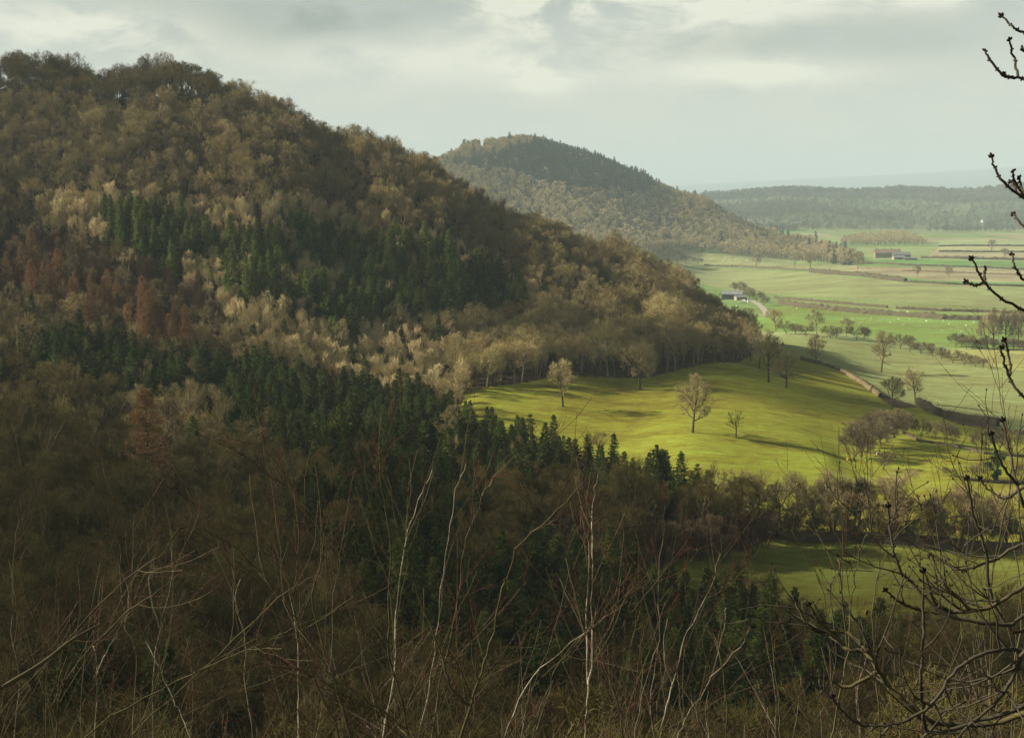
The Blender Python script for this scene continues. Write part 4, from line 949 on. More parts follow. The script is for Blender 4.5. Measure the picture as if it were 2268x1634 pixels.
SH = [(1758, 688), (1765, 684), (1780, 692), (1798, 697), (1806, 695), (1842, 706), (1868, 708), (1879, 712), (1893, 706), (1914, 709), (1919, 705), (1929, 710), (1932, 705), (1937, 712), (1943, 716), (1952, 710), (1958, 707), (1985, 711), (1990, 707), (2001, 720), (2015, 708), (2026, 712), (2040, 722), (2052, 712), (2066, 708), (2078, 715), (2090, 711), (2102, 718), (2111, 710), (2108, 730), (2120, 727), (2128, 716), (2140, 722), (2149, 728), (2158, 714), (2163, 733), (2178, 706), (2130, 735), (2205, 720), (2225, 727), (1972, 716), (1905, 716), (2060, 726), (2086, 733)]
for i, (bx, by) in enumerate(SH):
    p = hit(bx, by, 300); o = link('sheep', sm, None, p); o.rotation_euler = (0, 0, gw.uniform(0, 6.28)); s = gw.uniform(.85, 1.15); o.scale = (s, s, s)
    tag(o, 'white sheep grazing in the bright green field below the tall hedge', 'sheep', 'sheep in the bright green field')
for i, (bx, by) in enumerate([(1596, 570), (1608, 572), (1617, 569), (1630, 575), (1642, 571), (1655, 577), (1672, 579), (1603, 577), (1622, 580), (1640, 581), (1700, 588)]):
    p = hit(bx, by, 900); o = link('sheep', sm, None, p); o.rotation_euler = (0, 0, gw.uniform(0, 6.28)); o.scale = (1.4, 1.4, 1.4)
    tag(o, 'white sheep grazing on the far pasture below the wood edge', 'sheep', 'sheep on the far pasture')
for i, (bx, by) in enumerate([(2010, 692), (2050, 694), (2105, 697), (2165, 700), (1990, 691), (2195, 701)]):
    p = hit(bx, by, 300); o = link('sheep', sm, None, p); o.rotation_euler = (0, 0, gw.uniform(0, 6.28)); o.scale = (1.2, 1.2, 1.2)
    tag(o, 'white sheep on the narrow strip between the two hedges', 'sheep', 'sheep on the narrow strip')

# ------------------------------------------------------------------ picnic tables and small things
def picnic(bx, by, label, rz):
    p = hit(bx, by, 120); o = thing('picnic_table', p, label, 'picnic table', None, rz)
    g = Geo()
    for k in range(5): g.box((0, -.30 + k * .15, .75), (1.9, .13, .05))
    link('table_top', g.mesh('picnic_top', M['wood']), o)
    for s in (-1, 1):
        g = Geo(); g.box((0, s * .72, .45), (1.9, .26, .05)); link('bench', g.mesh('picnic_bench', M['wood']), o)
    for s in (-1, 1):
        g = Geo(); g.tubes(np.array([[[s * .7, -.2, .72], [s * .7, -.5, .36], [s * .7, -.75, 0]], [[s * .7, .2, .72], [s * .7, .5, .36], [s * .7, .75, 0]]]), np.full((2, 3), .05), 4); g.box((s * .76, 0, .4), (.05, 1.66, .1)); link('leg', g.mesh('picnic_leg', M['wood']), o)
picnic(1808, 1199, 'weathered picnic table on the lower field, nearest of three', .3)
picnic(1824, 1194, 'weathered picnic table just behind the nearest one', -.1)
picnic(1743, 1188, 'weathered picnic table by the dark wood corner', .5)
p = hit(1878, 1018, 120); g = Geo(); g.tubes(np.array([[0, 0, 0], [0, 0, .3], [0, 0, .62]]), np.array([.3, .34, .38]), 10); g.box((0, 0, .58), (.4, .4, .02)); o = link('feed_bucket', g.mesh('feed_bucket', M['yellow']), None, p); tag(o, 'small yellow feed bucket left of the thorn clump', 'bucket')
p = hit(1944, 1006, 120); o = thing('water_tank', p, 'small pale water tank right of the thorn clump', 'tank', None, .3); g = Geo(); g.box((0, 0, .42), (.8, .6, .7)); link('tank', g.mesh('tank_body', M['stone']), o); g = Geo(); g.box((0, 0, .03), (.9, .7, .08)); link('base', g.mesh('tank_pallet', M['wood']), o)

# lone larches told apart from the strips
def lone(name, kind, k, tx, ty, D, label, s, cat):
    p = pt(tx, ty, D); h = float(height(p[0], p[1])); plant(name, kind, k, (p[0], p[1], h - .1), (p[2] - h) / (14 + k % 3), 1.3 * k, label, cat)
lone('larch_tree', 'larch', 0, 325, 835, 285, 'lone rust orange larch standing in the dim valley wood', 1, 'larch')
lone('larch_tree', 'larch', 1, 1800, 1385, 165, 'tall golden brown larch among spruces near the bottom right', 1, 'larch')
lone('larch_tree', 'larch', 2, 1850, 1470, 150, 'shorter golden brown larch in front of the tall one', 1, 'larch')

# ------------------------------------------------------------------ saplings and branches close to the camera
def smooth(P, m=4, jit=0.0, g=None):
    P = np.asarray(P, float); Q = np.concatenate([[2 * P[0] - P[1]], P, [2 * P[-1] - P[-2]]]); out = []
    for i in range(1, len(Q) - 2):
        for t in np.arange(m) / m:
            a, b, c, d = Q[i - 1:i + 3]; out.append(.5 * (2 * b + (c - a) * t + (2 * a - 5 * b + 4 * c - d) * t * t + (3 * b - a - 3 * c + d) * t ** 3))
    out.append(P[-1]); out = np.array(out)
    if jit: out[1:] += g.normal(0, jit, out[1:].shape)
    return out
def tang(P):
    return norm(np.gradient(P, axis=0))
class Free:
    def room(s, p, d): return np.full(len(p), 9.0)
def shoots(g, P, R, per_m, L, ang, tr=(.2, 1), trop=(0, 0, .35), nseg=5, wob=.10, rmin=.0016, taper=.6):
    Lt = np.linalg.norm(np.diff(P, axis=0), axis=1).sum(); n = max(int(per_m * Lt), 1)
    par = (P[None], tang(P)[None], np.array([L]), R[None])
    return spawn(g, par, n, tr, ang, .16, Free(), 1, 1, nseg, wob, trop, taper, rmin)
SAP = [0]
def sapling(lines, D, label, bark='birch', r0=.014, per=3.0, L=.75, tw=4, top=.0022, dz=0.0):
    """lines: stems as print points from the bottom up; the first one carries on to the ground"""
    SAP[0] += 1; bark = 'greybark' if bark == 'birch' and SAP[0] % 3 == 0 else bark; g = np.random.default_rng(900 + SAP[0]); stem, side, tips = Geo(), Geo(), Geo(); base = None
    for li, line in enumerate(lines):
        n = len(line); d = D + dz * li + np.cumsum(g.normal(0, .05, n)); P = np.array([pt(x, y, q) for (x, y), q in zip(line, d)])
        if line[0][1] > 1560:
            e = P[0] - P[1]; e = e / max(abs(e[2]), .25 * np.linalg.norm(e)); gz = float(height(P[0][0], P[0][1])) - .1; q = [P[0] + np.array([e[0] * f * .22, e[1] * f * .22, (gz - P[0][2]) * f ** 1.2]) for f in (.12, .3, .55, 1.0)]
            P = np.concatenate([q[::-1], P])
        if base is None: base = P[0].copy()
        P = smooth(P, 4, .004, g); k = len(P); R = .28 * r0 * (.72 ** li) * np.linspace(1, 0, k) ** .8 + top * .8
        stem.tubes(P, R, 6)
        a = shoots(g, P, R, per, L, .62, (.22, .98)); side.tubes(a[0], np.maximum(a[3] * .8, .0016), 4)
        b = spawn(g, a, tw, (.2, 1), .6, .2, Free(), 1, .55, 3, .12, (0, 0, .3), .7, .0015); tips.tubes(b[0], b[3], 3)
        c = spawn(g, b, 1, (.3, 1), .6, .2, Free(), 1, .5, 2, .12, (0, 0, .3), .8, .0013); tips.tubes(c[0], c[3], 3)
    o = thing('sapling', base, label, 'sapling')
    for nm, G, m in (('stem', stem, bark), ('branches', side, 'sapbark' if bark == 'sapbark' else 'graytwig'), ('twigs', tips, 'redtwig')):
        V, Q = G.arr(); me = mesh_np('sapling_' + nm, V - base, Q, [M[m]], smooth=True)
        G.me = me
    link('stem', stem.me, o); b = link('crown', side.me, o); link('sprays', tips.me, b)
    return o
sapling([[(904, 1634), (877, 1504), (861, 1445), (863, 1316), (865, 1223), (849, 1102), (834, 1027), (800, 950), (772, 900)]], 7.0, 'tallest sapling with a dark foot and thin tip against the spruce belt', 'sapbark', .022)
sapling([[(1021, 1634), (1041, 1566), (1060, 1504), (1084, 1426), (1115, 1301), (1123, 1277), (1162, 1195), (1236, 1129), (1291, 1066)], [(1041, 1560), (1000, 1520), (975, 1440), (930, 1330), (905, 1240), (870, 1160)]], 6.5, 'dark stemmed sapling leaning right with a crooked forked foot', 'sapbark', .026)
sapling([[(955, 1640), (982, 1477), (1006, 1375), (1021, 1270), (1033, 1191), (1068, 1098), (1091, 1004)], [(1068, 1098), (1100, 1050), (1142, 1008)]], 8.0, 'silvery sapling with red tipped fork, between the two dark stems')
sapling([[(927, 1634), (951, 1524), (966, 1414), (978, 1301), (998, 1160), (1009, 1082), (1033, 1027)]], 8.6, 'slender pale sapling just left of the red tipped fork')
sapling([[(849, 1634), (877, 1461), (873, 1395), (888, 1254), (904, 1176), (927, 1106), (959, 1039)]], 8.2, 'pale white sapling crossing the tallest dark footed one')
sapling([[(940, 1640), (904, 1629), (865, 1586), (806, 1543), (732, 1496), (709, 1453), (668, 1380), (640, 1290)]], 5.6, 'dark limb leaning far to the left across the pale stems', 'sapbark', .02)
sapling([[(1295, 1634), (1302, 1551), (1312, 1453), (1312, 1336), (1312, 1223), (1312, 1113), (1326, 1051)], [(1302, 1512), (1301, 1356), (1306, 1199)]], 7.2, 'straight upright sapling with regular side shoots and mauve tip', 'birch', .017, 4.2, .5)
sapling([[(1380, 1634), (1369, 1566), (1341, 1480), (1318, 1410), (1271, 1277), (1252, 1215), (1236, 1133)]], 6.6, 'dark sapling leaning left across the straight upright one', 'sapbark', .016)
sapling([[(1404, 1634), (1420, 1559), (1443, 1465), (1463, 1395), (1457, 1293), (1470, 1168)]], 8.0, 'white barked sapling right of the straight upright one')
sapling([[(1404, 1634), (1412, 1500), (1424, 1414), (1427, 1387), (1404, 1301), (1373, 1199), (1334, 1121)]], 8.8, 'thin sapling bending back left over the straight one', 'sapbark')
sapling([[(1463, 1634), (1470, 1582), (1494, 1504), (1517, 1414), (1549, 1348), (1580, 1285), (1592, 1225)], [(1490, 1520), (1470, 1440), (1478, 1370)]], 7.6, 'bright white sapling leaning right before the dark spruce stand', 'birch', .016)
sapling([[(1500, 1634), (1523, 1583), (1573, 1498), (1604, 1390), (1610, 1343)], [(1573, 1498), (1640, 1430), (1662, 1392)]], 7.0, 'short pale sapling with red fork in front of the spruces')
sapling([[(1727, 1634), (1723, 1544), (1712, 1428), (1706, 1367)]], 6.2, 'single thin dark rod in front of the golden larch', 'sapbark', .010, 2, .3)
sapling([[(1608, 1634), (1604, 1486), (1580, 1400)]], 6.4, 'dark rod left of the golden larch', 'sapbark', .011, 3, .35)
sapling([[(293, 1634), (302, 1458), (279, 1390), (284, 1344), (293, 1261), (298, 1142)]], 8.4, 'greenish white sapling with kinked stem, highest at the left', 'birch', .015)
sapling([[(339, 1634), (339, 1500), (353, 1390), (380, 1289), (376, 1197)], [(353, 1390), (330, 1300), (340, 1230)]], 8.8, 'pale sapling with parallel shoots right of the kinked one')
sapling([[(420, 1634), (398, 1573), (380, 1541), (344, 1463), (322, 1420)]], 7.8, 'curved white sapling low between the left diagonals')
sapling([[(-40, 1640), (0, 1582), (156, 1408), (275, 1284), (348, 1234), (398, 1165)]], 6.0, 'long dark shoot slanting up from the left corner', 'sapbark', .012)
sapling([[(124, 1634), (147, 1504), (266, 1367), (339, 1316), (400, 1270)]], 6.4, 'brown shoot slanting up beside the long dark one', 'sapbark', .014)
sapling([[(284, 1634), (412, 1518), (550, 1385), (641, 1307), (724, 1262)]], 6.2, 'long straight shoot slanting right below the red tipped arch', 'sapbark', .014)
sapling([[(183, 1634), (321, 1545), (458, 1477), (595, 1417), (660, 1380)]], 5.8, 'lowest long shoot slanting right near the bottom edge', 'sapbark', .012)
sapling([[(751, 1634), (687, 1481), (650, 1367), (600, 1298), (568, 1261), (517, 1207), (463, 1179), (449, 1161)]], 6.8, 'arching sapling with bright red tip pointing left', 'sapbark', .018)
sapling([[(774, 1634), (737, 1495), (692, 1344), (714, 1234), (700, 1150), (640, 1080), (592, 1050)]], 7.0, 'sinuous dark sapling ending in a fine leftward tip', 'sapbark', .018)
sapling([[(700, 1634), (733, 1468), (737, 1344), (751, 1234), (714, 1179)]], 8.4, 'white speckled sapling behind the sinuous dark one')
sapling([[(660, 1634), (660, 1573), (660, 1426), (637, 1298)]], 8.0, 'thin birch white sapling left of the sinuous dark one')
sapling([[(213, 1634), (213, 1454), (201, 1426)], [(213, 1500), (235, 1440), (260, 1400)]], 8.6, 'short mossy snag stem at the lower left', 'birch', .02)
sapling([[(1180, 1634), (1200, 1560), (1236, 1470), (1300, 1400), (1390, 1330)]], 6.8, 'slanting rod left of the straight upright sapling', 'sapbark', .012)
sapling([[(1120, 1634), (1165, 1520), (1240, 1440), (1330, 1375), (1345, 1350)]], 7.4, 'pinkish shoot fanning right at the bottom middle', 'birch', .010)
sapling([[(560, 1634), (540, 1500), (545, 1420), (520, 1330), (535, 1280)]], 8.8, 'grey upright sapling under the red tipped arch', 'birch', .012)
sapling([[(100, 1634), (95, 1520), (110, 1430), (105, 1330)], [(95, 1520), (60, 1440), (40, 1380)]], 8.6, 'olive sapling pair by the left edge', 'sapbark', .012)
sapling([[(30, 1640), (45, 1500), (25, 1400), (30, 1310), (20, 1240)]], 9.0, 'pale sapling nearest the left edge', 'birch', .011)
sapling([[(1840, 1640), (1862, 1520), (1877, 1440), (1885, 1343), (1893, 1282), (1904, 1220), (1924, 1170), (1939, 1131)], [(1877, 1440), (1861, 1262), (1855, 1240)]], 6.0, 'greenish sapling standing up against the lower field', 'sapbark', .012)
sapling([[(1950, 1640), (1940, 1480), (1935, 1390), (1934, 1332), (1951, 1255), (1978, 1197), (2005, 1140)]], 6.4, 'brown forked sapling right of the greenish one', 'sapbark', .012)
sapling([[(2190, 1640), (2195, 1480), (2190, 1324), (2180, 1216), (2155, 1100), (2147, 1052)], [(2190, 1324), (2215, 1180), (2240, 1050), (2235, 960)]], 6.2, 'thin whip sapling crossing the sunlit meadow by the right edge', 'sapbark', .010)
sapling([[(2240, 1640), (2250, 1450), (2262, 1380), (2256, 1260), (2225, 1150), (2195, 1080)]], 7.0, 'orange brown sunlit sapling by the right edge', 'graytwig', .014)
sapling([[(2080, 1640), (2100, 1500), (2140, 1380), (2120, 1240), (2100, 1150)]], 7.4, 'wispy sapling between the ash twigs', 'sapbark', .009)

# the out of focus looking thick branch low at the left
def low_branch():
    g = np.random.default_rng(41); P = np.array([pt(x, y, d) for x, y, d in ((-160, 1610, 1.9), (0, 1523, 2.0), (92, 1468, 2.05), (151, 1422, 2.1), (190, 1398, 2.15), (222, 1381, 2.2))])
    b = P[0].copy(); b[2] = float(height(b[0], b[1])) - .1; b[0] -= .05; P = smooth(np.concatenate([[b], P]), 5); R = np.linspace(.0045, .0018, len(P)); o = thing('bramble_stem', b, 'thick brown arching stem close by at the lower left', 'branch')
    G = Geo(); G.tubes(P - b, R, 8); link('stem', G.mesh('low_stem', M['sapbark'], True), o)
low_branch()

# thicket of thin saplings on the slope below
def thicket_protos():
    out = []
    for i in range(6):
        g = np.random.default_rng(700 + i); st, tw = Geo(), Geo(); ns = 4 + i % 3; az = g.uniform(0, 6.28, ns); lean = g.uniform(.08, .34, ns)
        p0 = np.stack([np.cos(az) * .12, np.sin(az) * .12, np.full(ns, -.25)], 1); d0 = norm(np.stack([np.cos(az) * lean, np.sin(az) * lean, np.ones(ns)], 1)); L = g.uniform(3.2, 5.0, ns)
        P, Dr = grow(g, p0, d0, L, 10, .07, (0, 0, .3)); R = np.linspace(1, .12, 11)[None] * g.uniform(.007, .013, (ns, 1)); st.tubes(P, R, 5)
        a = spawn(g, (P, Dr, L, R), 13, (.22, 1), .6, .18, Free(), 1, .30, 5, .1, (0, 0, .4), .55, .0022); st.tubes(a[0], a[3], 4)
        b = spawn(g, a, 5, (.2, 1), .6, .2, Free(), 1, .5, 3, .13, (0, 0, .3), .6, .0026); tw.tubes(b[0], b[3], 3)
        mats = [('graytwig', 'twig_thicket'), ('sapbark', 'twig_thicket'), ('birch', 'redtwig')][i % 3]
        out.append((st.mesh('thicket_stem', M[mats[0]], True), tw.mesh('thicket_twigs', M[mats[1]])))
    return out
TP = thicket_protos()
def thicket():
    g = np.random.default_rng(33); n = 0
    for D, step in ((8, 430), (10.5, 390), (14, 360), (18, 420)):
        x = -80 + g.uniform(0, step)
        while x < 2360:
            ty = g.uniform(1450, 1600) - (60 if 600 < x < 1500 else 0) + (40 if 1650 < x < 1850 else 0); d = D * g.uniform(.9, 1.12); p = pt(x, ty, d); z = float(height(p[0], p[1])); h = p[2] - z
            if h > 1.2:
                s = h / 4.6; k = int(g.integers(0, 6)); o = bpy.data.objects.new('thicket_sapling', None); C.objects.link(o); o.location = (p[0], p[1], z); o.rotation_euler = (0, 0, g.uniform(0, 6.28)); w = min(s, 1.0) ; o.scale = (w * 1.1, w * 1.1, s)
                where = 'at the lower left' if x < 700 else 'at the bottom middle' if x < 1550 else 'at the lower right'
                col = ('grey stemmed', 'olive stemmed', 'pale stemmed red twigged')[k % 3]
                tag(o, col + ' many stemmed sapling in the thicket ' + where, 'sapling', col + ' thicket saplings ' + where)
                a = bpy.data.objects.new('stem', TP[k][0]); C.objects.link(a); a.parent = o
                b = bpy.data.objects.new('crown', TP[k][1]); C.objects.link(b); b.parent = o; n += 1
            x += step * g.uniform(.7, 1.3)
    print('THICKET', n)
thicket()

# the ash tree whose boughs reach in from the right
def ash():
    g = np.random.default_rng(52); D0 = 3.1
    base = pt(2440, 900, D0); base[2] = float(height(base[0], base[1])); o = thing('ash_tree', base, 'black budded ash tree reaching its twigs in from the right edge', 'tree')
    tz = np.linspace(base[2] - .2, 1.6, 12); T = np.stack([base[0] + .03 * np.sin(tz * 2), base[1] + .03 * np.cos(tz * 1.7), tz], 1); G = Geo(); G.tubes(T - base, np.linspace(.10, .035, 12), 10); link('trunk', G.mesh('ash_trunk', M['lichen'], True), o)
    bud = Geo()
    lat = np.array([(0, 0, -1.), (.8, 0, -.3), (0, .8, -.3), (-.8, 0, -.3), (0, -.8, -.3), (.55, 0, .5), (0, .55, .5), (-.55, 0, .5), (0, -.55, .5), (0, 0, 1.15)])
    bq = [[0, 2, 1, 1], [0, 3, 2, 2], [0, 4, 3, 3], [0, 1, 4, 4], [1, 2, 6, 5], [2, 3, 7, 6], [3, 4, 8, 7], [4, 1, 5, 8], [5, 6, 9, 9], [6, 7, 9, 9], [7, 8, 9, 9], [8, 5, 9, 9]]
    def add_bud(G, p, d, s):
        d = d / np.linalg.norm(d); a = np.cross(d, [.3, .9, .2]); a /= np.linalg.norm(a); b = np.cross(d, a); q = lat * np.array([s, s, s * 1.35]); V = p + q[:, :1] * a + q[:, 1:2] * b + q[:, 2:] * d
        G.add(V, bq)
    def bough(name, lines, r0, D=D0, m='ashbark', extra=0, budk=1.0, knots=True):
        G, B, TW = Geo(), Geo(), Geo()
        for li, (line, w) in enumerate(lines):
            n = len(line); d = D + np.cumsum(g.normal(0, .02, n)) + .05 * li * 0; P = np.array([pt(x, y, q) for (x, y), q in zip(line, d)])
            if li and w: 
                P[0] = w_prev[np.argmin(np.linalg.norm(w_prev - P[0], axis=1))]
            if li == 0 and line[0][0] > 2260:
                j = T[np.argmin(np.abs(T[:, 2] - (P[0][2] - .12)))]; P = np.concatenate([[j], P])
            P = smooth(P, 6, .0012, g); k = len(P); R = (.34 * r0 * (1 if li == 0 else .6)) * np.linspace(1, .0, k) ** .7 + .0019
            if knots: R = R * (1 + .12 * (g.uniform(0, 1, k) > .72))
            G.tubes(P - base, R, 7)
            if li == 0: w_prev = P
            t = tang(P); add_bud(B, P[-1] - base + t[-1] * .003, t[-1], .0048 * budk)
            for s in (-1, 1):
                q = norm(np.cross(t[-1], [0, 1, .1])) * s; add_bud(B, P[-1] - base + q * .004, t[-1] + q * .5, .0036 * budk)
            for kk in range(int(k * .45), k - 2, 4):
                for s in (-1, 1):
                    q = norm(np.cross(t[kk], [0, 1, .1])) * s; add_bud(B, P[kk] - base + q * (R[kk] + .0008), t[kk] + q * .6, .0019 * budk)
            if extra:
                a = shoots(g, P, R, extra, .22, .75, (.3, .97), (0, 0, .45), 4, .16, .0017); TW.tubes(a[0] - base, a[3], 4)
                b = spawn(g, a, 2, (.25, 1), .7, .2, Free(), 1, .6, 3, .15, (0, 0, .3), .8, .0014); TW.tubes(b[0] - base, b[3], 4)
                for PP in (a[0], b[0]):
                    for q in PP: add_bud(B, q[-1] - base, q[-1] - q[-2], .0026)
        b = link('branch', G.mesh('ash_branch', M[m], True), o); link('buds', B.mesh('ash_buds', M['bud']), b)
        if extra: link('sprays', TW.mesh('ash_twigs', M['ashbark'], True), b)
    bough('a', [([(2290, 178), (2268, 174), (2225, 168), (2195, 135), (2180, 110)], 0), ([(2250, 172), (2245, 130), (2234, 88)], 1), ([(2240, 171), (2225, 168), (2220, 164)], 1)], .006)
    bough('b', [([(2300, 92), (2268, 72), (2243, 58), (2222, 34)], 0)], .005)
    bough('b2', [([(2310, 130), (2268, 112), (2262, 106)], 0)], .005)
    bough('c', [([(2310, 462), (2268, 438), (2225, 405), (2205, 375), (2196, 347)], 0), ([(2258, 432), (2248, 400), (2243, 377)], 1), ([(2250, 425), (2245, 408), (2238, 402)], 1), ([(2262, 434), (2262, 410), (2258, 392)], 1)], .006)
    bough('d', [([(2310, 520), (2268, 500), (2243, 472)], 0)], .005)
    bough('e', [([(2310, 705), (2268, 685), (2210, 655), (2175, 615), (2152, 570)], 0), ([(2178, 630), (2180, 612), (2183, 594)], 1), ([(2176, 628), (2160, 632), (2138, 624)], 1)], .006)
    bough('f', [([(2310, 640), (2268, 618), (2250, 595), (2241, 562)], 0)], .005)
    bough('g', [([(2310, 905), (2268, 880), (2235, 835), (2222, 790), (2215, 768)], 0), ([(2240, 845), (2236, 800), (2226, 750)], 1)], .006)
    bough('h', [([(2330, 1265), (2268, 1297), (2190, 1344), (2113, 1352), (2040, 1350), (1990, 1330), (1962, 1305)], 0), ([(2113, 1352), (2070, 1330), (2045, 1262)], 1), ([(2150, 1350), (2090, 1290), (2060, 1230)], 1)], .010, 2.9, 'lichen', 9)
    bough('i', [([(2330, 1500), (2268, 1560), (2150, 1600), (2060, 1620), (2044, 1560), (2041, 1486), (2044, 1380), (2045, 1262)], 0)], .009, 2.7, 'ashbark', 7)
    bough('j', [([(2330, 1330), (2240, 1380), (2100, 1360), (2020, 1290), (1990, 1254), (1975, 1197), (1965, 1119)], 0)], .007, 2.8, 'ashbark', 7)
    bough('k', [([(2330, 1380), (2250, 1400), (2200, 1330), (2182, 1216), (2160, 1151), (2141, 1056)], 0)], .007, 3.0, 'ashbark', 3)
    bough('l', [([(2330, 1180), (2275, 1130), (2253, 1074), (2237, 1004), (2222, 930)], 0), ([(2253, 1074), (2220, 1030), (2195, 960)], 1)], .007, 3.0, 'ashbark', 8)
    bough('m', [([(2330, 1560), (2200, 1600), (2080, 1600), (2020, 1566), (1960, 1508), (1929, 1447), (1873, 1434), (1843, 1404), (1812, 1373), (1793, 1336)], 0), ([(1929, 1447), (1880, 1400), (1800, 1392), (1760, 1330)], 1), ([(1960, 1508), (1880, 1520), (1830, 1500), (1795, 1497)], 1)], .012, 2.8, 'lichen', 9)
    bough('n', [([(2330, 1450), (2268, 1440), (2200, 1440), (2120, 1480), (2060, 1560), (1990, 1600), (1900, 1600), (1840, 1540)], 0)], .007, 2.6, 'ashbark', 9)
    bough('p', [([(2330, 1420), (2268, 1445), (2245, 1500), (2200, 1560), (2120, 1634), (2100, 1690)], 0)], .008, 2.5, 'ashbark', 9)
    bough('q', [([(2330, 1010), (2290, 1060), (2230, 1100), (2200, 1090), (2170, 1060)], 0)], .006, 3.1, 'ashbark', 8)
    bough('r', [([(2330, 1210), (2268, 1200), (2200, 1240), (2120, 1260), (2100, 1240)], 0)], .006, 3.1, 'ashbark', 8)
    # two withered leaves still hanging
    for x, y in ((1920, 1352), (2245, 1395)):
        p = pt(x, y, 2.9) - base; Gl = Geo(); V = np.array([(0, 0, .012), (.012, .004, .002), (.009, -.006, -.018), (-.001, .006, -.03), (-.010, -.004, -.014), (-.011, .005, .003)]) * .32; Gl.add(p + V, [[0, 1, 2, 3], [0, 3, 4, 5]]); link('leaf', Gl.mesh('withered_leaf', M['deadleaf']), o)
ash()

# ------------------------------------------------------------------ air, sky, light, camera
def cloud(tx, ty, tz, a, b, c, tilt, dens, label, alt=760.0, seed=3):
    """a flat cloud out of view to the left, placed for its shade; the sun reaches (tx, ty, tz) through its middle"""
    t = (alt - tz) / math.sin(SUN_EL); g = np.random.default_rng(seed)
    cx, cy_ = tx + math.sin(SUN_AZ) * math.cos(SUN_EL) * t, ty + math.cos(SUN_AZ) * math.cos(SUN_EL) * t
    bm = bmesh.new(); bmesh.ops.create_icosphere(bm, subdivisions=5, radius=1.0); ph = g.uniform(0, 6.28, 8)
    for v in bm.verts:
        x, y, z = v.co; k = 1 + .16 * math.sin(3 * x + ph[0] + 2 * y) + .12 * math.sin(5 * y + ph[1] - 3 * x) + .08 * math.sin(9 * x + ph[2]) * math.sin(8 * y + ph[3]) + .05 * math.sin(15 * x + ph[4] + 4 * z) * math.sin(14 * y + ph[5])
        q = Vector((x * a * k, y * b * k, z * c * (k if z > 0 else .45)))
        v.co = Vector((q.x * math.cos(tilt) - q.y * math.sin(tilt), q.x * math.sin(tilt) + q.y * math.cos(tilt), q.z))
    me = bpy.data.meshes.new('cloud'); bm.to_mesh(me); bm.free(); m = bpy.data.materials.new('cloud_vapour'); m.use_nodes = True; me.materials.append(m)
    N, L = m.node_tree.nodes, m.node_tree.links; N.clear(); out = N.new('ShaderNodeOutputMaterial'); v = N.new('ShaderNodeVolumePrincipled')
    v.inputs['Color'].default_value = (.97, .97, .97, 1); v.inputs['Density'].default_value = dens; v.inputs['Density Attribute'].default_value = ''; v.inputs['Color Attribute'].default_value = ''; v.inputs['Temperature Attribute'].default_value = ''; v.inputs['Anisotropy'].default_value = .6
    L.new(v.outputs[0], out.inputs['Volume']); m.cycles.homogeneous_volume = True
    o = link('cloud', me, None, (cx, cy_, alt)); tag(o, label, None, None, 'stuff')
def haze():
    g = Geo(); g.box((0, 0, 90), (51400, 51400, 440)); me = g.mesh('haze', bpy.data.materials.new('haze_air')); m = me.materials[0]; m.use_nodes = True
    N, L = m.node_tree.nodes, m.node_tree.links; N.clear(); out = N.new('ShaderNodeOutputMaterial'); v = N.new('ShaderNodeVolumePrincipled')
    v.inputs['Color'].default_value = (.52, .645, .72, 1); v.inputs['Density'].default_value = HAZE; v.inputs['Density Attribute'].default_value = ''; v.inputs['Color Attribute'].default_value = ''
    if 'Temperature Attribute' in v.inputs: v.inputs['Temperature Attribute'].default_value = ''
    L.new(v.outputs[0], out.inputs['Volume']); m.cycles.homogeneous_volume = True
    o = link('haze', me); tag(o, 'pale blue haze lying over the whole landscape', None, None, 'stuff')
HAZE = 1.2e-4
haze()
SUN_AZ = math.atan2(-.975, .16); SUN_EL = math.radians(27.5)
cloud(-30, 170, -72, 340, 133, 70, -.28, .0064, 'unseen flat cloud shading the near valley')
cloud(80, 492, -70, 95, 36, 36, -.38, .018, 'small unseen cloud added to shade the wood corner', 760.0, 8)  # added cloud; its shade makes up for short tree shadows on the meadow

